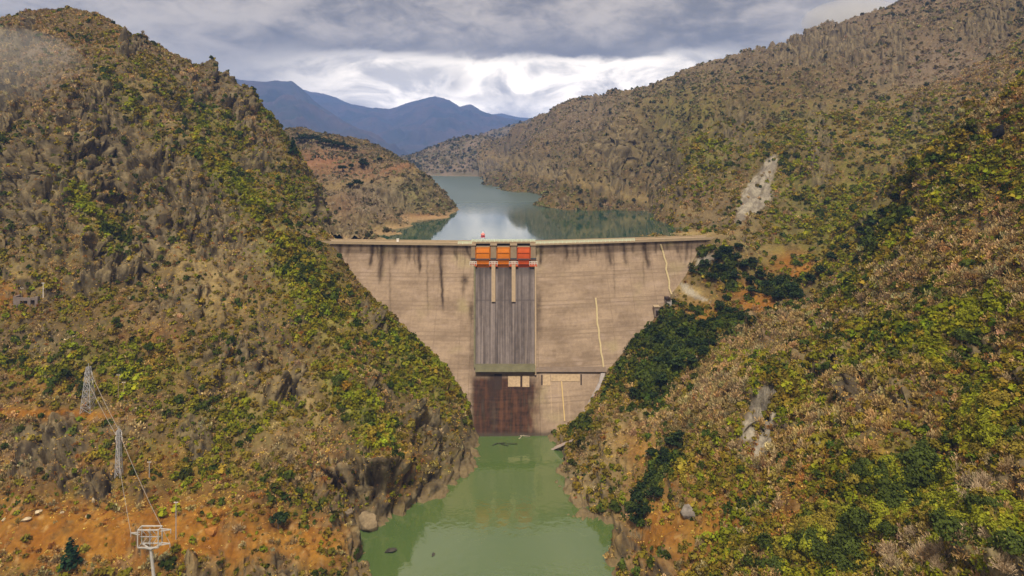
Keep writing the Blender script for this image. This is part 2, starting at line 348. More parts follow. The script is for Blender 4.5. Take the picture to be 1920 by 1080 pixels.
def shape_hill(V, amp, zw, Z, scale=1.0, edge=None, across=(.9, .44)):
    n = normals(V)
    x, y, z = V[..., 0]/scale, V[..., 1]/scale, V[..., 2]/scale
    px, py = proj(V)
    rk = blob(px, py, Z['rock']); br = blob(px, py, Z['bare'])
    ox, oy = across; oq = V[..., 0]*ox+V[..., 1]*oy; ot = V[..., 1]*ox-V[..., 0]*oy+V[..., 2]; fz_ = 1+1.6*sst(350, 800, V[..., 1])
    rk = np.maximum(rk, (.95 if zw < 1 else .7)*sst(.10, .30, fbm(oq/(24*fz_)+5, ot/(48*fz_), 2.2, 4))*np.clip(1-1.1*blob(px, py, Z['green']), 0, 1)*(1-.7*br))
    k = np.clip((V[..., 2]-zw)/10, 0.12, 1.0)
    k_edge = edge(V) if edge is not None else 1.0
    k = k*k_edge
    wob = fbm(x/30, y/30, z/60, 2)*7
    ax, ay = across
    q = x*ax+y*ay+wob*.8; tdn = (y*ax-x*ay)+z                      # across and down the slope
    big = ridged((x+wob)/42, (y+wob)/42, z/200, 2)*3.2
    rib = ridged(q/13, tdn/90, 0.0, 3)*2.2
    mid = fbm(x/9, y/9, z/9, 3)*1.6
    crag = ridged(x/4.5, y/4.5, z/9, 4)*1.15
    w2 = fbm(x/8, y/8, z/8, 3)*4
    cre = -((1-np.abs(pn((q+w2)/9, tdn/24, 3.0)))**7)*3.2-((1-np.abs(pn((q+w2)/4.2, tdn/11, 9.0)))**6)*1.7-((1-np.abs(pn((x+w2)/6, (y+w2)/6, z/3.2)))**7)*1.3
    stp = np.round(2.6*fbm((q+w2)/8, tdn/13, 1.0, 2))/2.6*3.2+np.round(3*fbm((x+w2)/3.4, (y-w2)/3.4, z/3.0, 2))/3*1.1
    rz = np.clip(rk*1.25, 0, 1)*(.6+.9*np.clip(fbm(x/25, y/25, z/25, 2)+.5, 0, 1))
    far = sst(380, 750, V[..., 1])
    huge = ridged((x+wob*3)/150, (y+wob*3)/150, z/400, 3)*15*far+ridged((x+wob)/48, (y+wob)/48, z/150, 3)*4*far*(1+rz)+far*rz*(-((1-np.abs(pn((q+w2)/20, tdn/120, 3.0)))**6)*9)
    d = k*amp*(big*(.9+.7*rz)+rib*(.5+2.0*rz)+mid*1.0+huge)*scale+np.clip(k*1.6, .8, 1)*amp*(crag*(.5+1.5*rz)+cre*(.3+1.5*rz)+stp*(.12+rz))*(1-.45*br)*scale*(k_edge if edge is not None else 1.0)
    V2 = V+n*d[..., None]
    return V2, rk, px, py, d

def colour_hill(V, n, px, py, rk, Z, zw, dry=0.5):
    x, y, z = V[..., 0], V[..., 1], V[..., 2]
    f1 = fbm(x/22, y/22, z/22, 4); f2 = fbm(x/6, y/6, z/6, 4); f3 = fbm(x/2.2, y/2.2, z/2.2, 2)
    steep = 1-n[..., 2]
    c = lerp(C(.062, .042, .018), C(.125, .083, .033), sst(-.4, .4, f1))           # dry earth, straw grass
    c = lerp(c, C(.085, .08, .017), sst(-.05, .4, f2)*.8); c = lerp(c, C(.03, .026, .013), sst(.1, .45, fbm(x/2.5+9, y/2.5, z/2.5, 3))*.7)                           # low green growth
    c = lerp(c, C(.22, .13, .075), sst(.1, .6, f3)*.6)
    g = blob(px, py, Z['green']); c = lerp(c, lerp(C(.095, .115, .022), C(.19, .185, .035), sst(-.3, .4, f3+f2)), np.clip(g*(.85+f2), 0, .92))
    m = blob(px, py, Z['mauve']); c = lerp(c, C(.17, .13, .115), np.clip(m*(.6+.6*f2), 0, .8))
    p = blob(px, py, Z['pale']); c = lerp(c, C(.27, .20, .10), np.clip(p*(.7+f2), 0, .9))
    o = blob(px, py, Z['orange']); oc = lerp(C(.185, .075, .010), C(.255, .125, .022), sst(-.3, .4, f2)); oc = lerp(oc, C(.36, .24, .11), sst(.2, .55, f3)*.6); oc = lerp(oc, C(.09, .055, .022), sst(.1, .5, fbm(x/4, y/4+7, z/1.2, 3))*.7)
    t = np.clip(o*(1.35+.9*f1), 0, 1)[..., None]; c = c*(1-t)+oc*t
    rock = lerp(C(.040, .032, .026), C(.215, .175, .118), sst(-.35, .45, fbm(x/2.6, y/2.6, z/7, 4)))
    rock = lerp(rock, C(.22, .15, .08), sst(.0, .6, f2)*.5)
    t = np.clip(rk*(.85+.9*f1)+sst(.52, .75, steep)*.8, 0, 1)[..., None]*.9
    c = c*(1-t)+rock*t
    if 'slab' in Z:
        s = (inpoly(px, py, SCARS, 12*f3+9*f2)*1.0+inpoly(px, py, SCARS, -10*f3+6*f1))*.5
        strat = fbm((px+py*.5)/7, (py-px*.6)/40, 0.0, 3)
        c = lerp(c, lerp(lerp(C(.15, .13, .125), C(.30, .27, .25), sst(-.4, .4, f2+.6*f3)), C(.09, .075, .06), sst(.15, .45, strat)*.7), s*.92)
    if 'red' in Z: c = lerp(c, lerp(C(.16, .075, .045), C(.23, .125, .08), sst(-.3, .3, f2)), np.clip(blob(px, py, Z['red'])*(.9+.6*f1), 0, 1))
    # wet, washed band just above the water
    s = sst(3.0, .6, z-zw)*(z > zw-1)
    c = lerp(c, C(.29, .20, .125) if zw > 1 else C(.16, .12, .075), s*.7)
    return np.clip(c*np.array([1.0, .985, .84]), .008, .6)

def spurred(f, lines):
    """adds spurs (A>0) and gullies (A<0) that run down the slope along traced lines"""
    segs = []
    ys = np.exp(np.linspace(math.log(70), math.log(1400), 900))
    for A_, w_, pts in lines:
        P = []
        for px, py in pts:
            u = (px-960)/F; zr = CZ-(py-HY)/F*ys; zt = f(u*ys, ys)
            k = np.argmax(zt > zr); P.append((u*ys[k], ys[k]))
        segs.append((A_, w_, np.array(P)))
    def g(x, y):
        z = f(x, y)
        wx = x+fbm(x/22, y/22, 3.3, 3)*9; wy = y+fbm(x/22, y/22, 8.8, 3)*9
        for A_, w_, P in segs:
            best = np.full(x.shape, 1e9)
            for a, b in zip(P[:-1], P[1:]):
                d = b-a; L2 = d@d
                t = np.clip(((wx-a[0])*d[0]+(wy-a[1])*d[1])/L2, 0, 1)
                best = np.minimum(best, np.hypot(wx-a[0]-t*d[0], wy-a[1]-t*d[1]))
            tt = np.clip(1-best/w_, 0, 1); z = z+A_*(tt*.6+.4*tt*tt)
        return z
    return g
fL = spurred(fL, [(10, 26, [(215, 150), (300, 260), (420, 370), (520, 480), (590, 590)]), (8, 20, [(130, 190), (110, 330), (90, 470)]), (6, 14, [(560, 600), (650, 730), (715, 850)]),
    (5, 14, [(330, 430), (350, 560), (400, 690)]), (-8, 20, [(180, 230), (250, 400), (320, 530)]), (-6, 13, [(500, 620), (590, 780), (650, 930)]), (-6, 16, [(30, 240), (30, 400), (10, 520)]), (-5, 14, [(450, 330), (560, 430), (620, 530)])])
fR = spurred(fR, [(38, 75, [(1196, 252), (1158, 310), (1122, 380)]), (-34, 60, [(1260, 230), (1225, 330), (1212, 420)]), (28, 48, [(1330, 225), (1292, 310), (1290, 395)]), (16, 80, [(1030, 260), (1000, 340)]),
    (-5, 11, [(1310, 790), (1225, 900), (1180, 980)]), (4, 12, [(1400, 740), (1300, 900), (1185, 1030)]), (-5, 13, [(1640, 560), (1500, 740), (1420, 900)]), (4, 12, [(1800, 560), (1640, 800), (1560, 980)]), (-5, 12, [(1900, 640), (1760, 900)])])
hills = {}
def add_hill(key, f, grid, amp, zw, Z, edge=None, scale=1.0, across=(.9, .44)):
    name = 'hill'
    V, Fc = grid_hill(f, *grid)
    V, rk, px, py, d = shape_hill(V, amp, zw, Z, scale, edge, across)
    n = normals(V)
    px, py = proj(V)
    c = colour_hill(V, n, px, py, rk, Z, zw)
    o = mesh_np(name, V.reshape(-1, 3), Fc, M_HILL, c.reshape(-1, 3), smooth=False)
    o['kind'] = 'structure'
    Vd = V[::2, ::2]; ny_, nx_ = Vd.shape[:2]; ix = np.arange(nx_*ny_).reshape(ny_, nx_)
    bv = BVHTree.FromPolygons(Vd.reshape(-1, 3).tolist(), np.stack([ix[:-1, :-1], ix[:-1, 1:], ix[1:, 1:], ix[1:, :-1]], -1).reshape(-1, 4).tolist())
    hills[key] = dict(rk=rk.ravel(), V=V.reshape(-1, 3), F=Fc, n=n.reshape(-1, 3), bvh=bv, Z=Z, zw=zw, ob=o)
    return o

def dam_edge(V):
    x, y, z = V[..., 0], V[..., 1], V[..., 2]
    return 0.12+0.88*sst(1.5, 14, np.abs(y-faceY(x, z))+6*np.maximum(0, z-CREST-6)*.2)
hl = add_hill('L', fL, (-1000, 950, 1080, 100, 600, 700), 1.0, 0.0, ZL, dam_edge)
hr = add_hill('R', fR, (900, 3100, 1060, 40, 1450, 800), 1.0, 0.0, ZR, dam_edge, 1.0, (.8, -.6))
hp = add_hill('P', fP, (380, 880, 260, 330, 860, 230), 0.75, LAKE, ZP)

# -------- low wooded hills across the lake, and the far mountains
def far_hill(name, ridge, foot_z, depth_f, amp, scale, cols, nx, ny, back=1.6, seed=0, xp=1.0, mat=None):
    """ridge: (px,py,Y) crest line; slopes fall towards the eye and away from it"""
    R = np.array([W(*t) for t in ridge]); ru = R[:, 0]/R[:, 1]
    u = np.linspace(ru[0], ru[-1], nx)
    ry = np.interp(u, ru, R[:, 1]); rz = np.interp(u, ru, R[:, 2])
    t = np.linspace(-1, 1, ny)[:, None]
    yy = np.where(t < 0, ry*(1+t*depth_f), ry*(1+t*(back-1)))
    s = np.clip(1-np.abs(t), 0, 1)**xp
    X = u[None]*yy
    Zc = foot_z+(rz[None]-foot_z)*s
    V = np.stack([X, yy, Zc], -1)
    a, b = X/scale+seed, yy/scale
    wob = fbm(a/3, b/3, seed, 2)
    d = (ridged(a*.5+wob, b*.5+wob, seed, 4)-.55)*1.1+.55*fbm(a*2.2, b*2.2, seed, 4)
    k = np.clip((Zc-foot_z)/(.35*(rz[None]-foot_z)+1), 0, 1)*(1-.8*np.exp(-(t/.16)**2))
    V[..., 2] += d*amp*k
    n = normals(V)
    m = fbm(a*1.6, b*1.6, seed, 5); m2 = fbm(a*6, b*6, V[..., 2]/scale*6, 3)
    c = lerp(C(*cols[0]), C(*cols[1]), sst(-.35, .35, m)); c = lerp(c, C(*cols[2]), sst(.1, .5, m2)*.7)
    if foot_z > 50 and foot_z < 70: c = lerp(c, C(.2, .15, .10), sst(3.5, 2.0, V[..., 2]-foot_z))
    idx = np.arange(nx*ny).reshape(ny, nx)
    Fc = np.stack([idx[:-1, :-1], idx[:-1, 1:], idx[1:, 1:], idx[1:, :-1]], -1).reshape(-1, 4)
    o = mesh_np(name, V.reshape(-1, 3), Fc, mat or M_FAR, c.reshape(-1, 3), smooth=True)
    o['kind'] = 'structure'
    hills[name+str(seed)] = dict(V=V.reshape(-1, 3), F=Fc, n=n.reshape(-1, 3), zw=foot_z, ob=o)
    return o
FC = ((.10, .085, .05), (.17, .125, .09), (.07, .08, .03))
far_hill('hill', [(640, 330, 1500), (700, 312, 1500), (755, 296, 1500), (800, 280, 1480), (850, 259, 1450), (905, 254, 1430), (960, 268, 1420), (1010, 285, 1420), (1100, 300, 1420)], LAKE-1, .16, 14, 60, FC, 330, 110, 1.3, 3, .8, M_HILL)
far_hill('hill', [(700, 300, 2300), (820, 290, 2250), (870, 262, 2200), (930, 242, 2150), (985, 225, 2100), (1050, 211, 2050), (1120, 200, 2000), (1250, 190, 2000)], LAKE-2, .22, 26, 110, FC, 300, 120, 1.3, 5, .8, M_HILL)
MC = ((.035, .038, .034), (.075, .055, .05), (.025, .04, .02))
far_hill('mountain', [(200, 150, 5200), (330, 140, 5200), (400, 140, 5100), (450, 149, 5000), (500, 151, 5000), (545, 151, 5000), (570, 168, 4950), (600, 196, 4900), (640, 224, 4800), (690, 252, 4700), (735, 276, 4600), (790, 296, 4500), (860, 305, 4400)], 20, .42, 150, 420, MC, 420, 200, 1.4, 8, 1.1)
far_hill('mountain', [(300, 160, 7600), (480, 168, 7500), (560, 166, 7400), (600, 175, 7300), (640, 186, 7200), (690, 199, 7100), (728, 206, 7000), (770, 193, 6900), (815, 181, 6800), (842, 187, 6800), (862, 201, 6800), (882, 197, 6800), (910, 211, 6800), (935, 219, 6800), (965, 226, 6800), (1010, 240, 6700), (1080, 255, 6700), (1200, 262, 6700)], 20, .40, 180, 520, MC, 460, 200, 1.35, 12, 1.05)
far_hill('mountain', [(780, 250, 9500), (860, 222, 9500), (905, 217, 9500), (940, 212, 9500), (962, 217, 9500), (1000, 222, 9500), (1100, 205, 9500), (1300, 215, 9500)], 20, .25, 120, 520, MC, 200, 80, 1.25, 15, 1.0)

# -------- the ground beneath everything, one sheet out to the horizon
def ground():
    u = np.linspace(-1.6, 1.6, 90); Y = np.exp(np.linspace(math.log(8), math.log(13000), 130))
    U, YY = np.meshgrid(u, Y); X = U*YY*1.0
    Zg = -14+sst(292, 350, YY)*62 - 0*X
    Zg = Zg+sst(1500, 2500, YY)*12+sst(60, 400, np.abs(X))*sst(400, 300, YY)*6
    idx = np.arange(90*130).reshape(130, 90)
    Fc = np.stack([idx[:-1, :-1], idx[:-1, 1:], idx[1:, 1:], idx[1:, :-1]], -1).reshape(-1, 4)
    c = lerp(C(.08, .08, .04), C(.13, .10, .06), sst(-.4, .4, fbm(X/60, YY/60, 0, 4)))
    o = mesh_np('ground', np.stack([X, YY, Zg], -1).reshape(-1, 3), Fc, M_FAR, c.reshape(-1, 3), smooth=True)
    o['kind'] = 'structure'
ground()

# -------- water
M_RIVER = mat_water('river_water', (.058, .104, .036), (.080, .114, .026), .05, .05, .4, (1, 1, 1), 2.2)
M_LAKE = mat_water('lake_water', (.012, .050, .036), (.018, .062, .042), .07, .02, .12, (1, .35, 1), 3.0)
_nt = M_LAKE.node_tree; _b = [n for n in _nt.nodes if n.type == 'BSDF_PRINCIPLED'][0]          # open water further up the valley is ruffled by wind
_g = N(_nt, 'ShaderNodeNewGeometry'); _s = N(_nt, 'ShaderNodeSeparateXYZ'); _nt.links.new(_g.outputs['Position'], _s.inputs[0])
_r = N(_nt, 'ShaderNodeMapRange', interpolation_type='SMOOTHSTEP'); _nt.links.new(_s.outputs[1], _r.inputs[0])
for _i, _v in ((1, 420), (2, 620), (3, .05), (4, .30)): _r.inputs[_i].default_value = _v
_nt.links.new(_r.outputs[0], _b.inputs['Roughness'])
def sheet(name, x0, x1, y0, y1, z, mat, n=40):
    xs = np.linspace(x0, x1, n); ys = np.linspace(y0, y1, n); X, Y = np.meshgrid(xs, ys)
    idx = np.arange(n*n).reshape(n, n)
    Fc = np.stack([idx[:-1, :-1], idx[:-1, 1:], idx[1:, 1:], idx[1:, :-1]], -1).reshape(-1, 4)
    o = mesh_np(name, np.stack([X, Y, X*0+z], -1).reshape(-1, 3), Fc, mat); o['kind'] = 'structure'; return o
sheet('river', -170, 110, 20, 262, 0.0, M_RIVER)
def lake():
    n = 80
    xs = np.linspace(-420, 420, n); ts = np.linspace(0, 1, n)
    X, T = np.meshgrid(xs, ts**1.6); X = X*np.where(X > 0, np.clip(.232+T*3.2, 0, 1), np.clip(.36+T*3, 0, 1)); Y = (Yc(X)+3.0)*(1-T)+1950*T
    idx = np.arange(n*n).reshape(n, n)
    Fc = np.stack([idx[:-1, :-1], idx[:-1, 1:], idx[1:, 1:], idx[1:, :-1]], -1).reshape(-1, 4)
    o = mesh_np('lake', np.stack([X, Y, X*0+LAKE], -1).reshape(-1, 3), Fc, M_LAKE); o['kind'] = 'structure'
lake()

# ------------------------------------------------------------------ the dam
dam = tag(empty('concrete_dam', face(947, 808)), 'weathered tan concrete gravity dam with a three-bay spillway chute across the gorge', 'dam')
def inv(o):                                   # children keep world coordinates
    o.parent = dam; o.matrix_parent_inverse = Matrix.Translation(-Vector(dam.location)); return o

XL, XR = face(888, 520)[0], face(1005, 520)[0]        # spillway limits at the crest
ZSILL = 53.2
# streaks: (px top, width, px bottom, py end, strength)
STREAKS = [(637, 8, 637, 480, .7), (655, 8, 648, 482, .6), (678, 5, 678, 474, .5), (700, 8, 694, 502, .95), (717, 10, 712, 532, 1), (741, 14, 741, 500, .7), (768, 7, 768, 492, .8), (786, 7, 787, 514, 1), (827, 9, 826, 500, .9), (824, 6, 831, 585, 1),
           (852, 6, 854, 484, .7), (874, 6, 881, 484, .9), (1016, 6, 1012, 500, .9), (1040, 5, 1040, 475, .5), (1062, 6, 1063, 488, .8), (1083, 5, 1084, 492, .7), (1096, 5, 1097, 482, .6), (1139, 8, 1145, 500, .8), (1168, 7, 1174, 498, .8), (1187, 6, 1187, 476, .6), (1207, 9, 1217, 505, .9), (1230, 6, 1229, 476, .6), (1268, 8, 1272, 476, .7), (1290, 6, 1285, 494, .7), (1250, 5, 1252, 470, .6), (1118, 4, 1118, 480, .5)]
_r = random.Random(31)
for _k in range(26):
    _x = _r.uniform(632, 1300)
    if not 884 < _x < 1012: STREAKS.append((_x, _r.uniform(3, 6), _x+_r.uniform(-4, 4), _r.uniform(468, 500), _r.uniform(.3, .7)))
for _x, _e in ((730, 640), (905, 470), (1150, 560), (1205, 540), (800, 600)): STREAKS.append((_x, 3.5, _x+3, _e, .38))
def stain(px, py, X, Z):
    st = np.zeros(px.shape)
    wob = 3.0*fbm(X/4, Z/3, 5.0, 3)
    for p0, w, p1, pe, s in STREAKS:
        t = np.clip((py-457)/(pe-457), -.2, 1.3); cx = p0+(p1-p0)*t+wob
        a = np.exp(-((px-cx)/(w*.66*(1.05-.45*np.clip(t, 0, 1))))**2)*sst(1.12, .75, t)*(py > 452)
        st = np.maximum(st, s*a*(.75+.5*fbm(X/1.2, Z/5, 2.0, 3)))
    bl = blob(px, py, [(871, 526, 8, 10, 0, .9), (869, 540, 4, 10, 0, .6), (884, 585, 5, 22, 0, .8), (1009, 575, 7, 28, 0, .7), (1010, 600, 7, 40, 0, .5), (885, 660, 6, 40, 0, .4)])
    st = np.maximum(st, bl*(.8+.6*fbm(X/1.5, Z/1.5, 7.0, 3)))
    return np.clip(st*1.3, 0, 1)
def conc_col(px, py, X, Z):
    lift = np.floor(Z/1.5); hsh = np.modf(np.abs(np.sin(lift*12.9898)*43758.5453))[0]
    blk = np.floor(X/11+hsh*3); hb = np.modf(np.abs(np.sin(blk*78.233+lift*37.719)*43758.5453))[0]
    f = fbm(X/14, Z/9, 1.0, 4); h = fbm(X/9, Z/.55, 3.0, 3); g = fbm(X/1.3, Z/1.6, 9.0, 3)
    c = lerp(C(.165, .118, .082), C(.285, .21, .148), np.clip(.5+.95*f+.55*h+.34*(hb-.5)+.34*(hsh-.5)+.5*g, 0, 1))
    c = lerp(c, C(.30, .225, .175), sst(.1, .5, fbm(X/8, Z/3, 22.0, 3))*.6)
    joint = sst(.10, .03, np.abs(Z/1.5-np.round(Z/1.5))*1.5)*.8+sst(.16, .05, np.abs(X/11-np.round(X/11))*11)*.6
    c = lerp(c, C(.16, .115, .08), joint*(.6+.8*np.clip(g+.4, 0, 1)))
    c = lerp(c, C(.26, .215, .11), sst(.15, .5, fbm(X/18, Z/12, 31.0, 3))*.6); c = lerp(c, C(.13, .09, .06), sst(.2, .55, fbm(X/5, Z/.8, 51.0, 3))*.55)
    dr = sst(.08, .42, fbm(X/1.3, Z/26, 61.0, 3))*sst(46, 63, Z+7*fbm(X/3, 0*X, 5.0, 2)); c = lerp(c, C(.12, .08, .055), dr*.6)
    s = stain(px, py, X, Z); c = lerp(c, C(.030, .018, .010), s*.97)
    # rust-brown wet concrete under the flip bucket
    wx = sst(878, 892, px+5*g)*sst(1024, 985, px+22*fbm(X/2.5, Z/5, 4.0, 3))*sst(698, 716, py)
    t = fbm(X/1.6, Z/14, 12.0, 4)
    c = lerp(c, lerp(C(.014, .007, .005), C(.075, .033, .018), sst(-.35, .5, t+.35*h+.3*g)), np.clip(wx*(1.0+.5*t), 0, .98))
    wl2 = sst(938, 905, np.abs(px-928)*2+900)*sst(700, 705, py)*sst(770, 715, py)
    c = lerp(c, C(.03, .018, .014), np.clip(wl2, 0, .8))
    run = sst(.25, .6, fbm(X/.9, Z/20, 44.0, 3))*sst(700, 740, py)*sst(1000, 1030, px)
    c = lerp(c, C(.42, .31, .2), run*.5)
    c = lerp(c, C(.05, .04, .03), sst(1.4, .4, Z)*.8)
    return np.clip(c, .006, .6)

def dam_wing(name, x0, x1, ztop, zbot=-8.0, mat=M_CONC):
    """front face of a stretch of the dam as a fine sheet, with crest, back and ends as solid slabs"""
    nx = max(4, int((x1-x0)/.33)); nz = int((ztop-zbot)/.36)
    xs = np.linspace(x0, x1, nx); zs = np.linspace(zbot, ztop, nz)
    X, Z = np.meshgrid(xs, zs)
    Y = faceY(X, Z)+.05*fbm(X/3, Z/1.2, 0.0, 3)
    V = np.stack([X, Y, Z], -1); px, py = proj(V)
    c = conc_col(px, py, X, Z)
    idx = np.arange(nx*nz).reshape(nz, nx)
    Fc = np.stack([idx[:-1, :-1], idx[:-1, 1:], idx[1:, 1:], idx[1:, :-1]], -1).reshape(-1, 4)
    V = V.reshape(-1, 3); c = c.reshape(-1, 3); k = len(V)
    # back: vertical upstream face 6 m behind the crest edge
    top = idx[-1]; bot = idx[0]
    Bt = np.stack([xs, Yc(xs)+6.0, xs*0+ztop], -1); Bb = np.stack([xs, Yc(xs)+6.0, xs*0+zbot], -1)
    V = np.concatenate([V, Bt, Bb]); c = np.concatenate([c, np.tile([.33, .26, .19], (2*nx, 1))])
    bt = np.arange(k, k+nx); bb = np.arange(k+nx, k+2*nx)
    ex = [np.stack([top[:-1], top[1:], bt[1:], bt[:-1]], -1), np.stack([bt[:-1], bt[1:], bb[1:], bb[:-1]], -1), np.stack([bot[1:], bot[:-1], bb[:-1], bb[1:]], -1)]
    lz = idx[:, 0]; rz_ = idx[:, -1]
    # end caps: strips from the face to the back
    nl = len(V)
    capL = np.stack([xs[0]+0*zs, Yc(xs[:1])+6.0+0*zs, zs], -1); capR = np.stack([xs[-1]+0*zs, Yc(xs[-1:])+6.0+0*zs, zs], -1)
    V = np.concatenate([V, capL, capR]); c = np.concatenate([c, np.tile([.33, .26, .19], (2*nz, 1))])
    cl = np.arange(nl, nl+nz); cr = np.arange(nl+nz, nl+2*nz)
    ex += [np.stack([cl[:-1], lz[:-1], lz[1:], cl[1:]], -1), np.stack([rz_[:-1], cr[:-1], cr[1:], rz_[1:]], -1)]
    return inv(mesh_np(name, V, np.concatenate([Fc]+ex), mat, c))
dam_wing('dam_wall', _cx[0], XL, CREST-.6)
dam_wing('dam_wall', XR, _cx[-1], CREST-.6)
dam_wing('spillway_block', XL+.002, XR-.002, ZSILL-1.2)

M_CREST = mat_plain('crest_concrete', (.34, .26, .17), .9, var=.25, scale=.6)
M_PALE = mat_plain('pale_concrete', (.27, .20, .13), .9, var=.25, scale=.8)
M_STAIR = mat_plain('stair_concrete', (.40, .32, .18), .85, var=.3)
M_DARK = mat_plain('dark_recess', (.03, .018, .013), .95)
M_MINT = mat_plain('pale_green_paint', (.58, .68, .52), .6, var=.1)
M_WHITE = mat_plain('white_paint', (.78, .74, .70), .55, var=.08)
M_RED = mat_plain('red_paint', (.52, .05, .05), .5, var=.15)
M_ORANGE = mat_plain('orange_gate_paint', (.56, .165, .006), .5, var=.18, scale=.5)
M_ORRED = mat_plain('red_orange_gate_paint', (.50, .080, .010), .5, var=.18, scale=.5)
M_STEEL = mat_plain('galvanised_steel', (.42, .42, .45), .5, .3, var=.1)
M_GSTEEL = mat_plain('dark_steel', (.07, .075, .09), .6, .3)
M_BLEACH = mat_plain('bleached_concrete', (.33, .24, .15), .9, var=.5, scale=1.2)
M_LIP = mat_plain('mossy_concrete', (.115, .105, .06), .9, var=.4, scale=.5)

# chute: ribbed, streaked dark concrete laid over the spillway block
def chute():
    nx, nz = 150, 190
    s = np.linspace(0, 1, nx); pyv = np.linspace(504, 688, nz)
    V = np.zeros((nz, nx, 3))
    for j, q in enumerate(pyv):
        a = np.array(face(891.5, q, .45)); b = np.array(face(1002.5, q, .45))
        V[j] = a[None]*(1-s[:, None])+b[None]*s[:, None]
    V[:8, :, 1] += np.linspace(4.0, 0, 8)[:, None]**1.0*.9
    X = s[None]*30+0*V[..., 2]; Z = V[..., 2]
    t = fbm(X/1.1, Z/40, 3.0, 4)+.35*fbm(X/3.5, Z/60, 8.0, 2); g = fbm(X/1.5, Z/2.5, 5.0, 3)
    c = lerp(C(.055, .044, .042), C(.17, .14, .132), sst(-.5, .5, t+.3*g))
    c = lerp(c, C(.20, .155, .125), sst(.1, .5, fbm(X/2, Z/50, 15.0, 3))*.6*sst(560, 680, pyv)[:, None])
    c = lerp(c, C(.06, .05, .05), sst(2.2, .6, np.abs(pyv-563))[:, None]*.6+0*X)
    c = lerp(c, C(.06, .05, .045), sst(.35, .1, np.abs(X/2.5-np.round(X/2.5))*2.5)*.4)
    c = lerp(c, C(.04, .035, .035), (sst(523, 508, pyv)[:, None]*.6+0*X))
    idx = np.arange(nx*nz).reshape(nz, nx)
    Fc = np.stack([idx[:-1, :-1], idx[1:, :-1], idx[1:, 1:], idx[:-1, 1:]], -1).reshape(-1, 4)
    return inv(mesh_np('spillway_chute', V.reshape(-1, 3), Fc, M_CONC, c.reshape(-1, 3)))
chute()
def wall_strip(mb, p0, p1, q0, q1, off, back=-.3, n=24, taper=0.0, t0=0.0):
    """a wall standing proud of the face between columns p0..p1 and rows q0..q1"""
    qs = [q0+(q1-q0)*i/n for i in range(n+1)]
    for a, b in zip(qs[:-1], qs[1:]):
        fo = lambda q: off*(1-taper*(q-q0)/(q1-q0))
        P = []
        for q in (b, a):
            P += [face(p0, q, fo(q)), face(p1, q, fo(q)), face(p1, q, back), face(p0, q, back)]
        # project the back corners straight behind the front ones
        for i0, i1 in ((0, 3), (1, 2), (4, 7), (5, 6)):
            f_ = P[i0]; P[i1] = (f_[0], faceY(f_[0], f_[2])+.3, f_[2])
        mb.hexa(P)
mb = MB(); wall_strip(mb, 888.3, 891.3, 500, 690, 1.7); inv(mb.build('chute_wall', M_GSTEEL if False else M_LIP))
mb = MB(); wall_strip(mb, 1002.7, 1005.6, 500, 703, 1.7); inv(mb.build('chute_wall', M_PALE))
for p in (925.2, 963.0):
    mb = MB(); wall_strip(mb, p-3.6, p+3.6, 497, 566, 2.6, taper=.35); inv(mb.build('divider_pier', M_PALE))

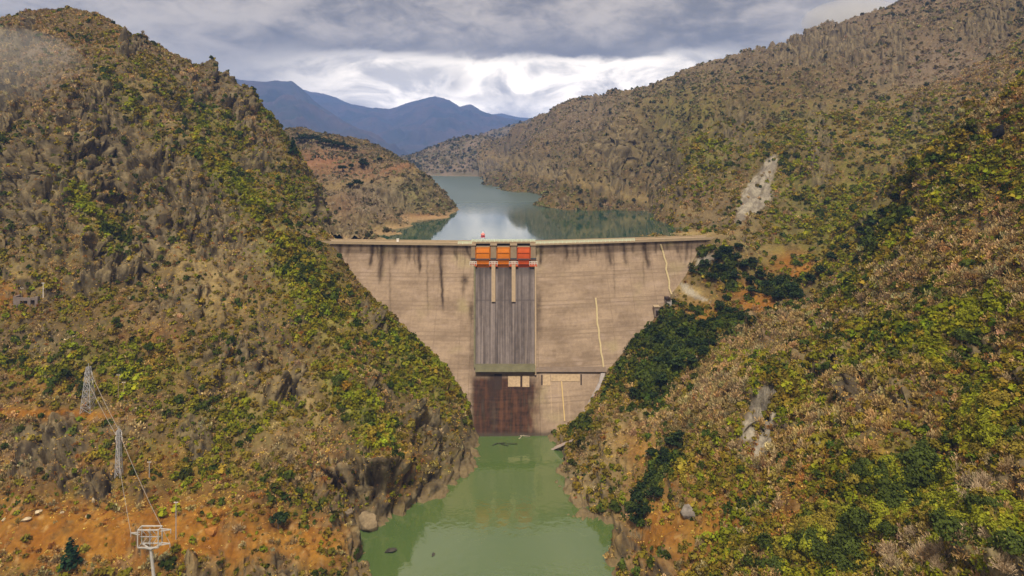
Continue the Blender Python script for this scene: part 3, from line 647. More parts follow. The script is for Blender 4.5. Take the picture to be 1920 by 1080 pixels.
# crest piers, gates, platforms
YS = float(Yc(np.array((XL+XR)/2)))
def at(px, py, Y): return W(px, py, Y)
def xz(px, Y): return (px-960)*Y/F
def zz(py, Y): return CZ-(py-HY)*Y/F
YP = YS-2.6
for p0, p1 in ((883.5, 891.0), (920.0, 930.5), (957.2, 968.6), (995.2, 1004.6)):
    mb = MB(); mb.box(xz(p0, YP), xz(p1, YP), YP, YS+6.0, 44, CREST-.45)
    mb.box(xz(p0, YP)-.25, xz(p1, YP)+.25, YP-.3, YS+6.2, CREST-.45, CREST+.12)
    pier = inv(mb.build('spillway_pier', M_PALE))
YG = YS-.6
GATES = ((891.4, 919.6, M_ORANGE, None), (930.9, 956.8, M_ORANGE, None), (969.0, 994.8, M_ORRED, 'red-orange spillway gate, redder than the other two'))
for p0, p1, mt, lb in GATES:
    x0, x1 = xz(p0, YG), xz(p1, YG); zt, zm, zb = zz(463.5, YG), zz(485.5, YG), zz(505.5, YG)
    mb = MB()
    n = 14; pts = []
    for i in range(n+1):                      # skin plate bulging downstream
        t = i/n; z = zt+(zb-zt)*t; y = YG-.2-1.5*math.sin(math.pi*min(1, .15+.85*t))**.8
        pts.append((y, z))
    xa, xb = x0+.55, x1-.55
    for (ya, za), (yb, zb2) in zip(pts[:-1], pts[1:]):
        mb.hexa([(xa, yb, zb2), (xb, yb, zb2), (xb, yb+.35, zb2), (xa, yb+.35, zb2), (xa, ya, za), (xb, ya, za), (xb, ya+.35, za), (xa, ya+.35, za)])
    g = inv(mb.build('spillway_gate', mt))
    if lb: g['label'] = lb
    def sub(mbx, name, mat):
        o = mbx.build(name, mat); o.parent = g; return o
    for i in (0, 3, 7, 10, 13):               # girders
        r = MB(); y, z = pts[i]; w = .28 if i in (0, 7) else .16
        r.box(xa-.1, xb+.1, y-.35 if i else y-.2, y-.02, z-w, z+w*.6)
        sub(r, 'gate_girder', mt if i != 7 else M_GSTEEL)
    for k in range(1, 6):
        r = MB()
        x = xa+(xb-xa)*k/6
        for (ya, za), (yb, zb2) in zip(pts[:-1], pts[1:]): r.hexa([(x-.06, yb-.18, zb2), (x+.06, yb-.18, zb2), (x+.06, yb-.01, zb2), (x-.06, yb-.01, zb2), (x-.06, ya-.18, za), (x+.06, ya-.18, za), (x+.06, ya-.01, za), (x-.06, ya-.01, za)])
        sub(r, 'gate_rib', mt)
    for xs_ in (x0+.02, x1-.42):              # side guides
        r = MB(); r.box(xs_, xs_+.40, YG-1.15, YG+.6, zz(487, YG), zt+.1); sub(r, 'gate_guide', M_ORANGE if mt is M_ORANGE else M_ORRED)
    r = MB(); r.box(x0+.3, x1-.3, YG-.9, YG+.5, zt+.1, zt+.55); sub(r, 'gate_top_beam', M_PALE)
mb = MB(); mb.box(XL+.05, XR-.05, YS+1.6, YS+2.2, ZSILL-1.15, CREST+.12); inv(mb.build('recess_backing', M_DARK))  # dark sheet added behind the gates, standing in for the shaded gap
# catwalk bars between the piers and red-orange service platforms on their noses
for p0, p1 in ((883.5, 891.0), (920.0, 930.5), (957.2, 968.6), (995.2, 1004.6)):
    Yf = YP-1.6
    mb = MB(); x0, x1 = xz(p0-2.5, Yf), xz(p1+2.5, Yf); z0 = zz(500, Yf); z1 = zz(497.6, Yf)
    mb.box(x0, x1, Yf, YP-.02, z0, z1)
    pl = inv(mb.build('service_platform', M_RED if False else M_ORRED))
    r = MB()
    for zf in (490.5, 493.5): r.box(x0, x1, Yf-.05, Yf+.07, zz(zf, Yf)-.09, zz(zf, Yf)+.09)
    for k in range(4): xx = x0+(x1-x0)*k/3; r.box(xx-.07, xx+.07, Yf-.06, Yf+.08, z1, zz(490, Yf))
    o = r.build('platform_railing', M_WHITE); o.parent = pl
    r = MB(); r.box(x0+.25, x1-.25, Yf+.25, YP-.04, z1+.02, z1+.9); o = r.build('hoist_box', mat_plain('faded_red_paint', (.6, .2, .14), .6)); o.parent = pl
    r = MB(); r.box(xz(p0-1, YP-.5), xz(p1+1, YP-.5), YP-.5, YP-.02, zz(486.4, YP-.5), zz(484.0, YP-.5)); inv(r.build('catwalk_bar', M_GSTEEL))

# crest road slab with a small overhang, bridge over the bays, parapets and railings
def crest_strip(mb, x0, x1, ya, yb, za, zb, n=None):
    n = n or max(2, int(abs(x1-x0)/4))
    xs = np.linspace(x0, x1, n+1); ys = Yc(xs)
    for i in range(n):
        a, b = (xs[i], ys[i]), (xs[i+1], ys[i+1])
        mb.hexa([(a[0], a[1]+ya, za), (b[0], b[1]+ya, za), (b[0], b[1]+yb, za), (a[0], a[1]+yb, za), (a[0], a[1]+ya, zb), (b[0], b[1]+ya, zb), (b[0], b[1]+yb, zb), (a[0], a[1]+yb, zb)])
def strip_part(name, x0, x1, ya, yb, za, zb, mat):
    mb = MB(); crest_strip(mb, x0, x1, ya, yb, za, zb); inv(mb.build(name, mat))
strip_part('crest_road', _cx[0], XL-.3, -.8, 7.0, CREST-.6, CREST, M_CREST); strip_part('crest_road', XR+.3, _cx[-1], -.8, 7.0, CREST-.6, CREST, M_CREST)
mb = MB(); crest_strip(mb, XL-.29, XR+.29, .6, 6.6, CREST+.13, CREST+.75); inv(mb.build('gate_bridge', M_PALE))
strip_part('parapet', _cx[0], xz(858, 297), -.78, -.5, CREST+.005, CREST+.75, M_CREST); strip_part('parapet', xz(1192, 306), _cx[-1], -.78, -.5, CREST+.005, CREST+.75, M_CREST)
strip_part('upstream_parapet', _cx[0], XL-.3, 6.4, 6.75, CREST+.005, CREST+.8, M_CREST); strip_part('upstream_parapet', XR+.3, _cx[-1], 6.4, 6.75, CREST+.005, CREST+.8, M_CREST)
def railing(x0, x1, y, z):
    mb = MB(); n = int((x1-x0)/2.0)
    for zz_ in (.45, .85, 1.25): crest_strip(mb, x0, x1, y, y+.1, z+zz_-.1, z+zz_+.1)
    for i in range(n+1):
        x = x0+(x1-x0)*i/n; yc = float(Yc(np.array(x))); mb.box(x-.09, x+.09, yc+y-.03, yc+y+.13, z, z+1.34)
    inv(mb.build('guard_railing', M_MINT))
railing(xz(859, 297), xz(884, 297), -.7, CREST+.004)
railing(xz(884.5, 297), xz(1003.5, 297), .7, CREST+.75)
railing(xz(1005, 297), xz(1191, 306), -.7, CREST+.004)
# upstream railing only beside the bays
# flip bucket, ledge, and the gallery level below it
mb = MB(); wall_strip(mb, 890.6, 1003.6, 686.5, 697.5, 3.4, n=2); inv(mb.build('flip_bucket', M_LIP))
mb = MB(); wall_strip(mb, 1005.8, 1136, 689.5, 697.5, 1.6, n=2); inv(mb.build('gallery_ledge', mat_plain('ledge_concrete', (.17, .125, .095), .9, var=.3, scale=.6)))
for p0, p1, q0, q1 in ((927, 941, 701.5, 730), (976, 979, 705, 722), (1014.8, 1017.2, 703, 722), (1088.4, 1091, 702, 722)):
    mb = MB(); wall_strip(mb, p0, p1, q0, q1, .12, n=2); inv(mb.build('gallery_opening', M_DARK))
for p0, p1, q0, q1 in ((952.5, 975.5, 705, 725), (979.5, 992.5, 704.5, 725.5), (1018, 1032, 702.5, 723), (1033, 1087, 702, 715)):
    mb = MB(); wall_strip(mb, p0, p1, q0, q1, .22, n=2); inv(mb.build('gallery_panel', M_BLEACH))
# stairs down the face: see stair(): zig-zag flights
def stair(pts, w, name, mat):
    mb = MB()
    for (a, qa), (b, qb) in zip(pts[:-1], pts[1:]):
        n = max(2, int(abs(qb-qa)/2.0))
        for i in range(n):
            t0, t1 = i/n, (i+1)/n
            wall_strip(mb, a+(b-a)*t0-w, a+(b-a)*t0+w, qa+(qb-qa)*t0, qa+(qb-qa)*t1-.15, .75, n=1)
    return inv(mb.build(name, mat))
stair([(1239, 458), (1243, 470), (1246, 482), (1250, 493), (1249, 504), (1252, 515), (1255, 526), (1255, 540), (1260, 552)], 1.5, 'face_stairway', M_STAIR)
stair([(1117, 559), (1119, 575), (1119.5, 590), (1120, 605), (1123, 618), (1123.5, 633), (1126, 645), (1127, 660), (1130, 672), (1132, 690)], 1.5, 'face_stairway', M_STAIR)
stair([(1053, 716), (1055, 740), (1057, 765), (1059, 790)], 1.0, 'drain_pipe', mat_plain('ochre_stained_concrete', (.46, .33, .15), .9))
# grey abutment kerb following the rock at the toe
kerb = [(1131, 700), (1127, 718), (1119, 735), (1110, 752), (1102, 768), (1094, 780), (1082, 790), (1066, 797)]
mb = MB()
for (a, qa), (b, qb) in zip(kerb[:-1], kerb[1:]):
    P0 = face(a-4, qa, 1.2); P1 = face(a+3.5, qa, 1.2); P2 = face(b+3.5, qb, 1.2); P3 = face(b-4, qb, 1.2)
    bk = lambda p: (p[0], faceY(p[0], p[2])+.4, p[2])
    mb.hexa([P3, P2, bk(P2), bk(P3), P0, P1, bk(P1), bk(P0)])
inv(mb.build('abutment_kerb', mat_plain('grey_concrete', (.30, .265, .255), .9, var=.3, scale=1)))

# ------------------------------------------------------------------ things on the slopes
ALLB = [h['bvh'] for h in hills.values() if 'bvh' in h]
EYE = Vector((0, 0, CZ))
def hit(px, py, which=None):
    d = Vector(W(px, py, 1.0))-EYE; d.normalize()
    best = None
    for k in (which or ('L', 'R', 'P')):
        r = hills[k]['bvh'].ray_cast(EYE, d)
        if r[0] is not None and (best is None or r[3] < best[1]): best = (r[0], r[3], r[1])
    return best[0] if best else None
def seen(p, lift=1.0):
    p = Vector(p)+Vector((0, 0, lift)); d = p-EYE; L_ = d.length; d.normalize()
    for k in ('L', 'R', 'P'):
        r = hills[k]['bvh'].ray_cast(EYE, d, L_-1.5)
        if r[0] is not None: return False
    return True

# plant templates: (verts (4n,3), colour factor (4n)), unit radius, standing on z=0
def tpl_leafy(n, rng, size=.34, flat=.85, core=.55):
    d = rng.normal(size=(n, 3)); d /= np.linalg.norm(d, axis=1)[:, None]; d[:, 2] = np.abs(d[:, 2])*1.25-.25
    lob = 1+.28*np.sin(3*np.arctan2(d[:, 1], d[:, 0])+rng.uniform(0, 6))*np.cos(2*d[:, 2]*2+rng.uniform(0, 6))
    r = (core+(1-core)*rng.random(n)**.6)*lob
    c = d*r[:, None]; c[:, 2] = c[:, 2]*flat+.45
    nn = d+rng.normal(size=(n, 3))*.55; nn /= np.linalg.norm(nn, axis=1)[:, None]
    a = np.cross(nn, rng.normal(size=(n, 3))); a /= np.linalg.norm(a, axis=1)[:, None]; b = np.cross(nn, a)
    s = size*(.5+.8*rng.random(n))[:, None]; e = .55+.5*rng.random(n)[:, None]
    v = np.stack([c-a*s, c-b*s*e, c+a*s, c+b*s*e*.9+nn*s*.15], 1)
    f = np.repeat(.62+.75*rng.random(n), 4)
    return v.reshape(-1, 3), f
def tpl_bare(n, rng, w=.05):
    d = rng.normal(size=(n, 3)); d[:, 2] = np.abs(d[:, 2])*1.1+.05; d /= np.linalg.norm(d, axis=1)[:, None]
    lob = 1+.22*np.sin(3*np.arctan2(d[:, 1], d[:, 0])+rng.uniform(0, 6))
    st = rng.uniform(.15, .8, n)*lob; L_ = rng.uniform(.18, .42, n)
    p0 = d*st[:, None]; dd = d+np.array([0, 0, .5])+rng.normal(size=(n, 3))*.45; dd /= np.linalg.norm(dd, axis=1)[:, None]
    p1 = p0+dd*L_[:, None]
    sd = np.cross(dd, rng.normal(size=(n, 3))); sd /= np.linalg.norm(sd, axis=1)[:, None]
    ww = w*(.6+.9*rng.random(n))[:, None]
    v = np.stack([p0-sd*ww, p0+sd*ww, p1+sd*ww*1.5, p1-sd*ww*1.5], 1)
    return v.reshape(-1, 3), np.repeat(.6+.75*rng.random(n), 4)
trng = np.random.default_rng(5)
TPL = {}
for lod, (nl, sz, nb, bw) in {0: (640, .125, 1100, .0125), 1: (150, .235, 200, .034), 2: (42, .40, 54, .075), 3: (13, .70, 14, .17)}.items():
    TPL[lod, 'leafy'] = [tpl_leafy(nl, trng, sz) for _ in range(5)]
    TPL[lod, 'bare'] = [tpl_bare(nb, trng, bw) for _ in range(5)]
#            name, shape, colour, radius range, height factor
KINDS = [('leafy_shrub', 'leafy', (.205, .215, .018), (.5, 1.4), 1.0),
         ('leafy_shrub', 'leafy', (.215, .170, .028), (.45, 1.4), 1.0),
         ('leafy_shrub', 'leafy', (.062, .082, .017), (.5, 1.6), 1.1),
         ('bare_shrub', 'bare', (.40, .285, .15), (.6, 1.7), 1.1),
         ('bare_shrub', 'bare', (.32, .155, .05), (.5, 1.3), 1.0),
         ('straw_tuft', 'bare', (.60, .41, .12), (.35, .9), .8),
         ('bare_shrub', 'bare', (.42, .32, .205), (.6, 1.8), 1.2)]

def assemble(I, lod):
    """I: dict of arrays pos, r, k, rot, col, v -> verts, colours"""
    vs, cs = [], []
    for shp in ('leafy', 'bare'):
        isl = np.array([k_[1] == shp for k_ in KINDS])[I['k']]
        for v in range(5):
            m_ = isl & (I['v'] == v)
            if not m_.any(): continue
            tv, tf = TPL[lod, shp][v]
            R = I['r'][m_][:, None]; ca, sa = np.cos(I['rot'][m_])[:, None], np.sin(I['rot'][m_])[:, None]; H = np.array([k_[4] for k_ in KINDS])[I['k'][m_]][:, None]
            x = tv[None, :, 0]*ca-tv[None, :, 1]*sa; y = tv[None, :, 0]*sa+tv[None, :, 1]*ca
            V_ = np.stack([x*R, y*R, tv[None, :, 2]*R*H], -1)+I['pos'][m_][:, None]
            vs.append(V_.reshape(-1, 3).astype(np.float32)); cs.append((I['col'][m_][:, None]*tf[None, :, None]).reshape(-1, 3).astype(np.float32))
    return np.concatenate(vs), np.clip(np.concatenate(cs), .004, .75)

def scatter(key, n, rng, sel, dens=None, tuft=False):
    h = hills[key]; V, Fc, nn, Z, zw = h['V'], h['F'], h['n'], h['Z'], h['zw']
    a, b, c, d = (V[Fc[:, i]] for i in range(4))
    area = .5*np.linalg.norm(np.cross(c-a, d-b), axis=1)
    ctr = (a+b+c+d)/4; px, py = proj(ctr)
    ok = sel(ctr, px, py) & (ctr[:, 2] > zw+.9)
    fn = nn[Fc[:, 0]]; view = (EYE-Vector()) if False else None
    toe = np.array(EYE)[None]-ctr; toe /= np.linalg.norm(toe, axis=1)[:, None]
    ok &= (fn*toe).sum(1) > -.25
    # nothing inside the dam or on its face
    ok &= ~((ctr[:, 1] > faceY(ctr[:, 0], ctr[:, 2])-1.2) & (ctr[:, 1] < Yc(ctr[:, 0])+7.5) & (ctr[:, 2] < CREST+1))
    bare = blob(px, py, Z['bare']); rk = h['rk'][Fc[:, 0]]; slab = blob(px, py, Z.get('slab', [(0, 0, 1, 1, 0, 0)]))
    steep = 1-fn[:, 2]
    w = area*ok*np.clip(1-1.02*bare, .02, 1)*np.clip(1-.85*rk, .12, 1)*np.clip(1.25-steep*1.1, .25, 1)*(1-.93*inpoly(px, py, SCARS if key == 'R' else []))
    clus = sst(-.45, .35, fbm(ctr[:, 0]/14, ctr[:, 1]/14, ctr[:, 2]/14, 3)); w = w*(.12+1.0*clus) if not tuft else area*ok*np.clip(1-.8*rk, .1, 1)*np.clip(1-.9*bare, .05, 1)*(1-.95*inpoly(px, py, SCARS if key == 'R' else []))
    if dens is not None: w = w*dens(ctr)
    import sys; print('scatter', key, n, 'area', round(float((area*ok).sum())), file=open('/tmp/scatter.log', 'a'))
    ids = rng.choice(len(Fc), size=n, p=w/w.sum())
    s, t = rng.random(n)[:, None], rng.random(n)[:, None]
    pos = (a[ids]*(1-s)+b[ids]*s)*(1-t)+(d[ids]*(1-s)+c[ids]*s)*t
    px, py = proj(pos)
    g = blob(px, py, Z['green']); m = blob(px, py, Z['mauve']); o = blob(px, py, Z['orange']); p = blob(px, py, Z['pale']); rk = h['rk'][Fc[ids, 0]]
    f1 = fbm(pos[:, 0]/20, pos[:, 1]/20, pos[:, 2]/20, 3)
    e = 1.0 if key == 'L' else 1.9; ob = .62 if key == 'L' else .95
    P = np.stack([.15*e+2.2*g+.5*np.maximum(f1, 0)*e-.2*m, ob+1.0*g-.2*m+.4*rk, .13+.25*np.maximum(f1, 0)+.3*g+.15*rk, .50+2.6*m+.8*np.maximum(-f1, 0)-.5*g, .32+1.1*o+.5*np.maximum(-f1, 0)-.3*g, .30+2.2*p+1.3*o, .14+1.6*m+.6*rk+.5*p-.2*g], -1)
    if 'dark' in Z:
        dk = blob(px, py, Z['dark']); P[:, 2] += 4.5*dk; P[:, 1] += 1.2*dk; P *= (1-.0*dk)[:, None]
    for k_ in range(7): P[:, k_] *= np.exp(2.8*fbm(pos[:, 0]/9+k_*31, pos[:, 1]/9, pos[:, 2]/9, 2)+2.8*fbm(pos[:, 0]/30+k_*17, pos[:, 1]/30, pos[:, 2]/30, 2))
    P = np.maximum(P, .005); P /= P.sum(1)[:, None]
    kd = (rng.random(n)[:, None] > np.cumsum(P, 1)).sum(1).clip(0, 6)
    return pos, kd, f1

def make_items(pos, kd, f1, rng, grow=1.0, tuft=False, ref=None):
    n = len(pos); K = np.array([k_[2] for k_ in KINDS]); lo = np.array([k_[3][0] for k_ in KINDS])[kd]; hi = np.array([k_[3][1] for k_ in KINDS])[kd]
    r = (lo+(hi-lo)*rng.random(n)**2.2)*grow
    if not tuft and ref is not None:
        px, py = proj(pos); r = r*(1+.9*blob(px, py, ref.get('dark', [(0, 0, 1, 1, 0, 0)]))*(kd == 2)+.6*blob(px, py, ref['green'])*np.isin(kd, (0, 1, 2))+.35*blob(px, py, ref['mauve'])*np.isin(kd, (3, 6)))
    if tuft: r = (.22+.4*rng.random(n))*grow
    patch = fbm(pos[:, 0]/12, pos[:, 1]/12, pos[:, 2]/12, 3)
    c = K[kd]*(np.clip(.85+.5*patch, .4, 1.5)*(.74+.52*rng.random(n)))[:, None]*(1+rng.normal(size=(n, 3))*np.array([.09, .04, .09]))
    c = c*np.array([1.02, 1.0, .78])
    p = pos.copy(); p[:, 2] -= .12*r
    return dict(pos=p, r=r, k=kd, rot=rng.random(n)*6.28, col=np.clip(c, .008, .7), v=rng.integers(0, 5, n))
def greyed(I, t, tone=(.23, .195, .165)):  # grey bare woods far off, with distance haze put into the plant colour
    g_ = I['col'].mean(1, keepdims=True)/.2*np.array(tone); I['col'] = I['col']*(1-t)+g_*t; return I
def pick(I, m_): return {a: b[m_] for a, b in I.items()}

srng = np.random.default_rng(21)
inframe = lambda c, px, py: (px > -420) & (px < 2480) & (py > -120) & (py < 1400)
itL = make_items(*scatter('L', 82000, srng, inframe), srng, 1.0, False, ZL)
itR = make_items(*scatter('R', 60000, srng, lambda c, px, py: inframe(c, px, py) & (c[:, 1] < 262)), srng, 1.05, False, ZR)
itR2 = make_items(*scatter('R', 27000, srng, lambda c, px, py: inframe(c, px, py) & (c[:, 1] >= 262) & (c[:, 1] < 480)), srng, 1.15, False, ZR)
itR3 = make_items(*scatter('R', 92000, srng, lambda c, px, py: inframe(c, px, py) & (c[:, 1] >= 480)), srng, 1.45)
def tufts(key, n, sel, grow=1.0):
    pos, kd, f1 = scatter(key, n, srng, sel, tuft=True)
    m_ = srng.random(len(kd)) < .45; kd = np.where(m_ & (kd != 0), 5, kd)
    return make_items(pos, kd, f1, srng, grow, True)
ttL = tufts('L', 88000, inframe)
ttR = tufts('R', 82000, lambda c, px, py: inframe(c, px, py) & (c[:, 1] < 262), .85)
FHI = []
def scatter_far(hk, n, rng, r0):
    h = hills[hk]; V, Fc = h['V'], h['F']; ctr = V[Fc].mean(1); px, py = proj(ctr)
    a, b, c, d = (V[Fc[:, i]] for i in range(4)); area = .5*np.linalg.norm(np.cross(c-a, d-b), axis=1)
    w_ = area*(px > 600)*(px < 1330)*(ctr[:, 2] > h['zw']+6); ids = rng.choice(len(Fc), size=n, p=w_/w_.sum())
    m_ = fbm(ctr[ids, 0]/60, ctr[ids, 1]/60, 0.0, 3)
    kd = np.where(rng.random(n) < .42+.5*m_, 1, np.where(rng.random(n) < .25, 2, np.where(rng.random(n) < .6, 3, 6)))
    its = make_items(ctr[ids], kd, None, rng, r0); FHI.append(its)
scatter_far('hill3', 11000, srng, 2.6); scatter_far('hill5', 11000, srng, 3.4)
itP = make_items(*scatter('P', 24000, srng, inframe), srng, 1.1)

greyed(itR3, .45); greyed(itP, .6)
# the largest shrubs in the picture stand as things of their own
cand = []
for s_, I in (('L', itL), ('R', itR)):
    q = I['r']*np.where(np.isin(I['k'], (0, 1, 2)), 1, .8)/np.linalg.norm(I['pos']-np.array(EYE), axis=1)
    q[I['k'] == 5] = 0
    for j in np.argsort(-q)[:4000]: cand.append((q[j], s_, int(j)))
cand.sort(key=lambda t: -t[0])
single = []; taken = dict(L=[], R=[])
for sc_, s_, j in cand:
    I = itL if s_ == 'L' else itR
    qx, qy = proj(I['pos'][j])
    if 0 < qx < 1920 and 0 < qy < 1075 and seen(I['pos'][j], I['r'][j]*.9):
        single.append((s_, I['pos'][j], I['r'][j], int(I['k'][j]), I['rot'][j], int(I['v'][j]))); taken[s_].append(j)
    if len(single) >= 290: break
mL = np.ones(len(itL['r']), bool); mL[taken['L']] = False; itL = pick(itL, mL)
mR = np.ones(len(itR['r']), bool); mR[taken['R']] = False; itR = pick(itR, mR)
def lod_mesh(name, I, mat, lods):
    """far plants get fewer leaves; one mesh per hillside"""
    Vs, Cs = [], []
    ang = I['r']/np.linalg.norm(I['pos']-np.array(EYE), axis=1)
    for lod, (a, b) in {1: (.0082, 9), 2: (.0030, .0082), 3: (0, .0030)}.items():
        m_ = (ang >= a) & (ang < b)
        if m_.any():
            v, c = assemble(pick(I, m_), lod); Vs.append(v); Cs.append(c)
    V = np.concatenate(Vs); Cc = np.concatenate(Cs)
    o = mesh_np(name, V, np.arange(len(V)).reshape(-1, 4), mat, Cc); o['kind'] = 'stuff'
    return o
lod_mesh('scrub', itL, M_LEAF, {1: (0, 240), 2: (240, 9e9)})
lod_mesh('scrub', itR, M_LEAF, {1: (0, 190), 2: (190, 9e9)})
lod_mesh('scrub', itR2, M_LEAF, {2: (0, 9e9)})
lod_mesh('scrub', itR3, M_LEAF, {3: (0, 9e9)})
FHI = {k_: np.concatenate([a[k_] for a in FHI]) for k_ in FHI[0]}
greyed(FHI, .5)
lod_mesh('scrub', FHI, M_LEAF, {3: (0, 9e9)})
lod_mesh('grass_tufts', ttL, M_LEAF, {3: (0, 9e9)}); lod_mesh('grass_tufts', ttR, M_LEAF, {3: (0, 9e9)})
lod_mesh('scrub', itP, M_LEAF, {2: (0, 9e9)})

LBL = {0: 'bright yellow-green leafy shrub', 1: 'dull olive leafy shrub', 2: 'dark green leafy shrub', 3: 'bare mauve-brown twiggy shrub', 4: 'bare rust-brown twiggy shrub', 6: 'bare grey twiggy shrub'}
GRPN = {0: 'yellow-green', 1: 'olive', 2: 'dark green', 3: 'mauve-brown', 4: 'rust-brown', 6: 'grey'}
SIDE = {'L': 'on the hillside with the pylons', 'R': 'on the slope across the river from the pylons'}
protos = {}
for k in (0, 1, 2, 3, 4, 6):
    for v in range(5):
        tv, tf = TPL[0, KINDS[k][1]][v]
        V = tv*np.array([1, 1, KINDS[k][4]])
        c = np.array(KINDS[k][2])[None]*tf[:, None]
        protos[k, v] = mesh_np(KINDS[k][0], V, np.arange(len(V)).reshape(-1, 4), M_LEAFO, c, link=False)
for s_, p_, r_, k_, a_, v_ in single:
    o = protos[k_, v_].copy(); COL.objects.link(o)
    o.location = Vector(p_); o.scale = (r_,)*3; o.rotation_euler.z = a_
    tag(o, LBL[k_]+' '+SIDE[s_], 'shrub', GRPN[k_]+' shrubs '+SIDE[s_])

# ---- trees: tapered trunk with limbs, crown of leaf clumps
def crown_mesh(kind, rng):
    Vs, Fs = [], []
    if kind == 'conifer':
        for i in range(11):
            t = i/10; z = 1.0+t*5.0; r = (1-t)**.8*1.5+.12
            n = int(26*(1-t)+7)
            az = rng.uniform(0, 6.28, n); rr = r*(.35+.75*rng.random(n))
            c = np.stack([np.cos(az)*rr, np.sin(az)*rr, z-rr*.25+rng.normal(size=n)*.16], -1)
            v, f = quads(c, np.stack([np.cos(az), np.sin(az), az*0+.9], -1), .42, rng); Vs.append(v); Fs.append(f)
    else:
        nc = 13 if kind == 'round' else 17
        for i in range(nc):
            az = rng.uniform(0, 6.28); rad = 1.5*math.sqrt(rng.random()); z = 2.4+rng.random()*2.2*(1-.45*rad/1.5)
            ctr = np.array([math.cos(az)*rad, math.sin(az)*rad, z]); s = .55+.5*rng.random()
            n = 34; d = rng.normal(size=(n, 3)); d /= np.linalg.norm(d, axis=1)[:, None]
            v, f = quads(ctr+d*s*(.5+.5*rng.random(n))[:, None]*np.array([1.15, 1.15, .8]), d+np.array([0, 0, .35]), .32, rng)
            Vs.append(v); Fs.append(f*(.75+.5*rng.random()))
    return np.concatenate(Vs), np.concatenate(Fs)
def quads(c, nn, size, rng):
    n = len(c); nn = nn+rng.normal(size=(n, 3))*.5; nn /= np.linalg.norm(nn, axis=1)[:, None]
    a = np.cross(nn, rng.normal(size=(n, 3))); a /= np.linalg.norm(a, axis=1)[:, None]; b = np.cross(nn, a)
    s = size*(.55+.7*rng.random(n))[:, None]
    v = np.stack([c-a*s, c-b*s*.7, c+a*s, c+b*s*.7], 1)
    return v.reshape(-1, 3), np.repeat(.6+.8*rng.random(n), 4)
TR = np.random.default_rng(77)
def make_tree(name, kind, colr):
    root = empty(name)
    v, f = crown_mesh(kind, TR)
    cr = mesh_np('crown', v, np.arange(len(v)).reshape(-1, 4), M_LEAFO, np.array(colr)[None]*f[:, None], parent=root)
    mb = MB(); top = 5.4 if kind == 'conifer' else 3.6
    mb.tube((0, 0, -.6), (0.06, 0.03, top*.55), .20, .12, 7); mb.tube((.06, .03, top*.55), (0, 0, top), .12, .04, 6)
    for i in range(6):
        a = i*1.1; z = top*(.45+.07*i); mb.tube((0.04, .02, z), (math.cos(a)*.95, math.sin(a)*.95, z+.55), .06, .02, 5)
    mb.build('trunk', M_BARK, root)
    return root
PROT = {'broad': make_tree('evergreen_tree', 'round', (.022, .036, .012)), 'tall': make_tree('evergreen_tree', 'tall', (.027, .042, .014)), 'conifer': make_tree('conifer_tree', 'conifer', (.018, .040, .018))}
used = set()
def plant(kind, px, py, h, label, group=None, which=None, cat='tree'):
    p = hit(px, py, which)
    if p is None: return
    src = PROT[kind]
    if kind in used:
        r = src.copy(); COL.objects.link(r)
        for ch in src.children:
            c = ch.copy(); COL.objects.link(c); c.parent = r
    else: r = src; used.add(kind)
    s = h/5.6
    r.location = p-Vector((0, 0, .1)); s *= 1.12; r.scale = (s*random.uniform(1.1, 1.6), s*random.uniform(1.1, 1.6), s); r.rotation_euler.z = random.uniform(0, 6.28)
    for k in ('label', 'category', 'group'):
        if k in r: del r[k]
    tag(r, label, cat, group); return r
g1 = 'dark evergreens below the dam crest'; l1 = 'dark evergreen tree in the clump beside the sloping concrete slab at the crest end'
for i, (x, y, h) in enumerate([(1322, 505, 6), (1345, 492, 6), (1362, 482, 7), (1380, 498, 7), (1352, 512, 6), (1398, 510, 6.5), (1337, 528, 5.5), (1372, 528, 6), (1405, 535, 6), (1425, 528, 6), (1440, 548, 7), (1462, 540, 6), (1480, 552, 7), (1458, 566, 6), (1492, 566, 6), (1413, 556, 5), (1300, 515, 3.5), (1412, 500, 5), (1386, 470, 5)]):
    plant(('broad', 'tall')[i % 2], x, y, h, l1, g1, ('R',))
g2 = 'dark evergreens at the toe of the dam'; l2 = 'dark evergreen tree in the thicket at the foot of the dam beside the abutment'
for i, (x, y, h) in enumerate([(1222, 628, 5), (1242, 612, 5), (1262, 622, 5.5), (1235, 650, 6), (1258, 660, 6), (1282, 640, 6), (1276, 668, 6), (1302, 660, 6), (1320, 672, 5.5), (1250, 690, 6), (1228, 685, 5), (1275, 700, 6), (1222, 712, 5), (1244, 728, 6), (1205, 735, 5), (1188, 748, 4.5), (1222, 752, 4.5), (1300, 690, 5), (1330, 655, 5), (1300, 612, 4.5), (1322, 618, 5), (1345, 612, 5), (1366, 606, 5), (1388, 606, 5), (1408, 608, 4.5), (1352, 585, 5), (1372, 592, 5)]):
    plant(('broad', 'tall')[i % 2], x, y, h, l2, g2, ('R',))
g3 = 'dark evergreens in the gully above the river'; l3 = 'dark evergreen tree in the narrow gully running down to the green river'
for i, (x, y, h) in enumerate([(1182, 968, 4.5), (1196, 950, 5), (1210, 930, 5), (1222, 915, 5), (1238, 905, 4.5), (1205, 972, 4.5), (1228, 940, 4.5), (1246, 882, 4.5), (1190, 985, 4), (1262, 845, 4.5), (1248, 860, 4), (1276, 832, 4), (1222, 860, 4), (1082, 806, 3), (1098, 800, 3)]):
    plant(('broad', 'tall')[i % 2], x, y, h, l3, g3, ('R',))
g4 = 'trees along the skyline of the headland'; l4 = 'tree in the row along the top of the brown headland'
